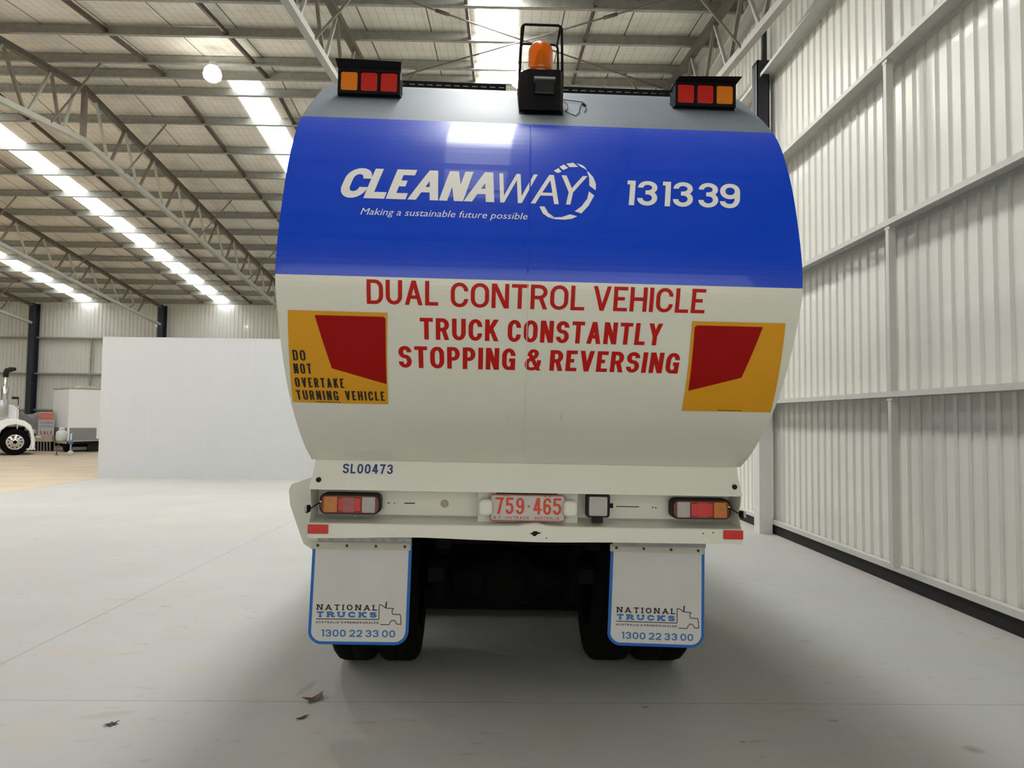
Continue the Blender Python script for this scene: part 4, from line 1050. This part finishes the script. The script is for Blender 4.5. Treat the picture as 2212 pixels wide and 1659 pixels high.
# ------------------------------------------------------------------ white panel wall behind the truck, on the left
pw = empty('panel_wall', (-9.445, 16.95, 0), 'large plain white freestanding panel wall on the floor left of the truck', 'panel wall')
for k in range(5):
    MB().box(k*1.2+0.0006, (k+1)*1.2-0.0006, 0.0, 0.1, 0.03, 3.33).build('wall_panel', M_panel, pw)
MB().box(0, 6.0, -0.004, 0.104, 0.0, 0.03).build('base_channel', M_girt, pw)
MB().box(0, 6.0, -0.002, 0.102, 3.3305, 3.345).build('top_capping', M_panel, pw)

# ------------------------------------------------------------------ white bonneted prime mover at the far left
TXX, TYY = -17.48, 26.0
tk = empty('prime_mover', (TXX, TYY, 0), 'white bonneted truck with a chrome wheel at the left edge, facing right', 'truck', None, (0, 0, math.radians(34)))
def big_wheel(x, y0, y1, parent, r=0.47):
    mb = MB(); w = y1-y0
    mb.lathe([(r*0.58, y0+0.02), (r*0.76, y0), (r*0.95, y0+0.015), (r, y0+0.06), (r, y1-0.06), (r*0.95, y1-0.015), (r*0.76, y1), (r*0.58, y1-0.02)], (x, 0, r+0.002), 'y', 40)
    wh = mb.build('wheel', M_tyre, parent)
    rm_ = MB(); rm_.lathe([(0.29, y0+0.015), (0.27, y0+0.05), (0.25, y0+0.035), (0.14, y0+0.02), (0.10, y0-0.01), (0.0, y0-0.012)], (x, 0, r+0.002), 'y', 36)
    rm_.lathe([(0.29, y0+0.015), (0.28, y1-0.02)], (x, 0, r+0.002), 'y', 30)
    rim = rm_.build('rim', M_chrome, wh)
    hb = MB(); hb.lathe([(0.0, y0-0.03), (0.06, y0-0.028), (0.065, y0-0.008)], (x, 0, r+0.002), 'y', 20)
    for k in range(10):
        a = 2*math.pi*k/10; hb.lathe([(0.0, y0+0.018), (0.024, y0+0.018), (0.024, y0+0.03)], (x+0.2*math.cos(a), 0, r+0.002+0.2*math.sin(a)), 'y', 8)
    hb.build('hub_and_holes', M_under, wh)
big_wheel(0, -0.16, 0.14, tk); big_wheel(0, 1.60, 1.90, tk)
big_wheel(-3.6, -0.2, 0.1, tk); big_wheel(-3.6, 1.60, 1.9, tk)
# mudguard: arch over the wheel, sweeping down to the bumper
def arch(y0, y1):
    outer = [(-0.66, 0.55), (-0.66, 0.95), (-0.52, 1.20), (-0.28, 1.30), (0.02, 1.30), (0.28, 1.22), (0.45, 1.08), (0.52, 0.90), (0.56, 0.70), (0.60, 0.42), (0.56, 0.22)]
    inner = [(0.50, 0.22), (0.49, 0.55), (0.42, 0.85), (0.25, 1.04), (0.0, 1.11), (-0.25, 1.05), (-0.42, 0.88), (-0.50, 0.62), (-0.52, 0.55)]
    mb = MB(); mb.prism(outer+inner, 'y', y0, y1); return mb
arch(-0.20, 0.32).build('mudguard', M_truckwhite, tk, bevel=0.03); arch(1.40, 1.94).build('mudguard', M_truckwhite, tk, bevel=0.03)
bn = MB(); bn.prism([(-1.05, 1.0), (0.02, 1.0), (0.03, 1.70), (-0.08, 1.79), (-1.05, 1.98)], 'y', 0.28, 1.46)
bon = bn.build('bonnet', M_truckwhite, tk, bevel=0.05)
MB().box(-0.34, -0.22, 0.268, 0.285, 1.57, 1.585).build('bonnet_badge', M_black, bon)
MB().box(0.02, 0.08, 0.42, 1.32, 0.75, 1.66).build('grille', M_chrome, tk, bevel=0.02)
MB().box(0.34, 0.62, -0.15, 1.9, 0.19, 0.235).build('bumper_step', M_truckwhite, tk, bevel=0.01)
MB().box(0.38, 0.60, -0.1, 1.85, 0.235, 0.62).build('bumper', M_truckwhite, tk, bevel=0.04)
hl = MB(); hl.box(0.50, 0.60, -0.12, 0.16, 0.78, 0.92); hl.build('headlamp', M_clear, tk, bevel=0.03)
MB().box(0.42, 0.60, -0.14, 0.1, 0.70, 0.765).build('headlamp_bracket', M_black, tk)
MB().box(0.64, 0.78, 0.3, 0.5, 0.62, 0.66).build('front_marker', M_truckwhite, tk)
ac = MB(); ac.lathe([(0.0, 1.36), (0.17, 1.37), (0.19, 1.40), (0.19, 1.93), (0.16, 1.98), (0.0, 1.99)], (-0.42, 0.06, 0), 'z', 28); acl = ac.build('air_cleaner', M_alu, tk)
st_ = MB(); st_.lathe([(0.10, 1.98), (0.11, 2.42), (0.07, 2.50), (0.06, 2.85)], (-0.36, 0.06, 0), 'z', 22); st_.build('intake_pipe', M_chrome, tk)
el = MB(); el.tube([(-0.36, 0.06, 2.80), (-0.36, 0.06, 2.95), (-0.33, 0.06, 3.04), (-0.22, 0.06, 3.09), (-0.06, 0.06, 3.11)], [0.085, 0.09, 0.10, 0.09, 0.055], 16); el.build('rubber_snorkel', M_black, tk)
mr = MB(); mr.box(-0.16, 0.06, 0.9, 0.94, 2.03, 2.12); mr.tube([(0.05, 0.92, 2.06), (0.05, 0.92, 1.80)], 0.015, 8); mr.build('bonnet_mirror', M_black, tk)
cb_ = MB(); cb_.prism([(-2.75, 0.75), (-1.05, 0.75), (-1.05, 1.95), (-1.3, 2.75), (-2.75, 2.85)], 'y', 0.0, 1.8); cbo_ = cb_.build('cab', M_truckwhite, tk, bevel=0.05)
MB().prism([(-1.045, 1.98), (-1.255, 2.66), (-1.25, 2.665), (-1.04, 1.985)], 'y', 0.15, 1.65).build('windscreen', M_glassdark, cbo_)
MB().prism([(-2.3, 1.75), (-1.25, 1.75), (-1.42, 2.55), (-2.3, 2.55)], 'y', -0.006, 0.0).build('side_window', M_glassdark, cbo_)
tk_ = MB(); tk_.tube([(-2.7, -0.05, 0.62), (-0.75, -0.05, 0.62)], 0.27, 24); tk_.build('fuel_tank', M_alu, tk)
for z in (0.46, 0.80): MB().box(-1.0, -0.58, -0.23, -0.20, z, z+0.03).build('yellow_strip', M_yellow, tk)
MB().box(-1.1, -0.42, -0.12, 0.3, 0.18, 0.42).build('step_box', M_alu, tk, bevel=0.02)
ch_ = MB(); ch_.box(-4.6, 0.4, 0.7, 0.82, 0.55, 0.85); ch_.box(-4.6, 0.4, 1.2, 1.32, 0.55, 0.85); ch_.tube([(0, -0.1, 0.49), (0, 1.85, 0.49)], 0.05, 10); ch_.tube([(-3.6, -0.1, 0.49), (-3.6, 1.85, 0.49)], 0.09, 10); ch_.box(-1.05, 0.28, 0.5, 1.4, 0.6, 1.0); ch_.build('chassis', M_under, tk)

# ------------------------------------------------------------------ white trailer left of the panel wall
trl = empty('box_trailer', (-16.93, 28.2, 0), 'white box trailer with grey lower panels between the white truck and the panel wall', 'trailer', None, (0, 0, -0.733))
# local frame: nearest corner at the origin; +x face carries the drawbar, the -y face looks left
Lx, Ly = 1.9, 2.3
MB().box(-Lx, 0, 0, Ly, 0.94, 2.50).build('trailer_body', M_truckwhite, trl, bevel=0.03)
MB().box(-Lx, 0.001, -0.001, Ly, 0.47, 0.939).build('lower_panel', M_tread, trl)
MB().box(-0.06, 0.012, -0.012, 0.05, 0.46, 2.50).build('corner_strip', M_truckwhite, trl)
MB().box(-Lx-0.02, 0.02, -0.02, Ly+0.02, 2.502, 2.55).build('roof_trim', M_tan, trl)
rv = MB(); rv.prism([(0.35, 2.55), (0.5, 2.64), (0.9, 2.64), (1.3, 2.575), (1.35, 2.55)], 'x', -0.8, -0.2); rv.build('roof_vent', M_strip, trl)
MB().box(-0.5, -0.1, 1.45, 2.1, 2.551, 2.62).build('roof_hatch', M_truckwhite, trl, bevel=0.02)
MB().box(0.001, 0.02, 1.02, 2.3, 0.52, 1.04).build('front_locker', M_truckwhite, trl, bevel=0.005)
MB().box(-Lx, 0.006, -0.006, Ly, 0.33, 0.468).build('floor_rail', M_tan, trl)
MB().box(-Lx+0.1, -0.1, 0.1, Ly, 0.2, 0.328).build('underframe', M_under, trl)
def small_wheel(x, y, r, w, nm, m=M_tyre):
    mb = MB(); mb.lathe([(0, y-w/2), (r*.55, y-w/2), (r*.9, y-w/2), (r, y-w/2+.02), (r, y+w/2-.02), (r*.9, y+w/2), (r*.5, y+w/2-.02), (0, y+w/2-.02)], (x, 0, r+.002), 'y', 28); return mb.build(nm, m, trl)
small_wheel(-0.5, 0.16, 0.30, 0.2, 'trailer_wheel'); small_wheel(-0.5, 2.3, 0.30, 0.2, 'trailer_wheel')
MB().box(-0.16, -0.02, 0.75, 1.15, 0.012, 0.33).build('mud_guard', M_black, trl)
tg = MB(); tg.bar((0.0, 1.1, 0.38), (2.2, -0.55, 0.44), 0.07, 0.09); tg.bar((-0.1, 0.05, 0.38), (2.2, -0.62, 0.44), 0.07, 0.09); tg.build('drawbar', M_under, trl)
gb = MB(); gb.lathe([(0.0, 0.49), (0.15, 0.50), (0.185, 0.57), (0.19, 0.75), (0.17, 0.85), (0.09, 0.90), (0.0, 0.91)], (1.62, -0.69, 0), 'z', 28)
gbo = gb.build('gas_bottle', M_tank, trl)
MB().lathe([(0.085, 0.89), (0.095, 0.90), (0.095, 1.01), (0.085, 1.01)], (1.62, -0.69, 0), 'z', 24).build('bottle_collar', M_tank, gbo)
jk = MB(); jk.tube([(2.33, -0.6, 0.15), (2.33, -0.6, 0.80)], 0.03, 12); jk.tube([(2.33, -0.6, 0.78), (2.40, -0.55, 0.82)], 0.012, 8)
jko = jk.build('jockey_stand', M_alu, trl)
jw = MB(); jw.lathe([(0, 2.30), (.06, 2.30), (.09, 2.315), (.09, 2.355), (.06, 2.37), (0, 2.37)], (0, -0.6, 0.092), 'x', 22); jw.build('jockey_wheel', M_tank, jko)
MB().lathe([(0.0, 0.40), (0.07, 0.41), (0.085, 0.48), (0.06, 0.55), (0.0, 0.555)], (2.33, -0.6, 0), 'z', 16).build('blue_coupling_cover', M_tealblue, trl)
lg = MB(); lg.tube([(1.75, -0.80, 0.42), (1.82, -0.88, 0.22), (1.84, -0.90, 0.015)], 0.016, 8); lg.box(1.77, 1.91, -0.96, -0.84, 0.0, 0.015); lg.build('prop_leg', M_bolt, trl)

# ------------------------------------------------------------------ stock stacked behind them
sg = empty('sale_sign', (-18.57, 28.95, 0.617), 'red and white sale sign board behind the bonneted truck, left of the trailer', 'sign')
MB().box(0, 0.63, 0, 0.03, 0.0, 0.96).build('sign_board', M_panel, sg)
MB().box(0.012, 0.618, -0.004, 0.0, 0.80, 0.92).build('red_band', mat('faded_red_sign_band', (216, 122, 104), 0.6), sg)
MB().box(0.012, 0.618, -0.004, 0.0, 0.64, 0.785).build('red_band', bpy.data.materials['faded_red_sign_band'], sg)
sgf = lambda x, s, lift: (x, -lift, -s)
M_signgrey = mat('grey_sign_lettering', (120, 118, 112), 0.6)
wrap('grey_sign_lettering', [[(u, v+.48) for u, v in qd] for qd in text_quads('CLOTHING &', .06, .58, .09, .012, gap=.013)]+[[(u, v+.33) for u, v in qd] for qd in text_quads('ACCESSORIES', .05, .60, .09, .011, gap=.011)], sgf, M_signgrey, sg, (0, 0, 0), cut=0, lift=.002)
wrap('red_sign_lettering', [[(u, v+.05) for u, v in qd] for qd in text_quads('SALE', .07, .58, .14, .03, gap=.05)], sgf, M_orange, sg, (0, 0, 0), cut=0, lift=.002)
cr = empty('stock_crate', (-18.95, 28.93, 0), 'low beige crate with slatted grey foot carrying the sale sign', 'crate')
MB().box(0, 0.97, 0.0, 0.2, 0.38, 0.615).build('crate_top', M_tan, cr)
for k in range(8): MB().bar((0.03+k*0.12, 0.03, 0.37), (0.08+k*0.12, -0.02, 0.01), 0.04, 0.03).build('slat', M_slat, cr)
MB().box(0.05, 0.93, 0.06, 0.19, 0.0, 0.379).build('crate_core', M_under, cr)
tarp = MB(); rnd_ = random.Random(3)
nx_, ny_ = 10, 6; vs = []
for j in range(ny_+1):
    for i in range(nx_+1):
        u, v = i/nx_, j/ny_
        edge = (i in (0, nx_)) or (j in (0, ny_))
        vs.append((u*1.15, v*0.9, 0.0 if edge else 1.44+0.1*math.sin(6*u+1)*math.cos(4*v)+rnd_.uniform(-.05, .05)))
tarp.add(vs, [(j*(nx_+1)+i, j*(nx_+1)+i+1, (j+1)*(nx_+1)+i+1, (j+1)*(nx_+1)+i) for j in range(ny_) for i in range(nx_)], 0, False)
o = tarp.build('covered_stock', M_blockgrey); o.location = (-19.8, 29.2, 0.002)
tag(o, 'grey sheet covered stock heap behind the bonnet of the white truck', 'covered goods')

# ------------------------------------------------------------------ dry leaves on the floor
def leaf(loc, size, m, label, pts, curl, rot):
    mb = MB(); n = len(pts); vs = [(0, 0, 0.004)]+[(x*size, y*size, 0.003+curl*size*abs(x)*(1+0.5*y)) for x, y in pts]
    mb.add(vs, [(0, i+1, (i+1) % n+1) for i in range(n)])
    o = mb.build('dry_leaf', m); o.location = loc; o.rotation_euler = (0, 0, rot)
    md = o.modifiers.new('thickness', 'SOLIDIFY'); md.thickness = 0.002; md.offset = 1
    return tag(o, label, 'leaf', 'dead leaves on the floor')
leaf((-0.965, 3.86, 0), 0.065, M_leaf, 'curled brown dry leaf on the floor joint beside the truck shadow', [(-1, -.15), (-.55, .05), (-.2, .2), (.3, .85), (.6, 1.0), (.55, .55), (.7, .1), (.35, -.1), (.15, -.35), (-.35, -.8), (-.45, -.4)], 0.3, 0.15)
leaf((-1.862, 3.545, 0), 0.032, M_leafdark, 'small star shaped dark leaf alone on the floor at lower left', [(-1, -.6), (-.3, -.1), (-1, .1), (-.2, .35), (-.1, 1), (.25, .4), (1, .9), (.5, .1), (1, -.3), (.2, -.25), (.1, -1), (-.2, -.4)], 0.08, 0.3)
leaf((-0.966, 3.634, 0), 0.030, M_leafdark, 'tiny dark leaf scrap just below the brown leaf', [(-1, -.5), (-.2, .0), (.2, .5), (1, .6), (.5, 0), (.1, -.5), (-.5, -.7)], 0.1, 0.2)
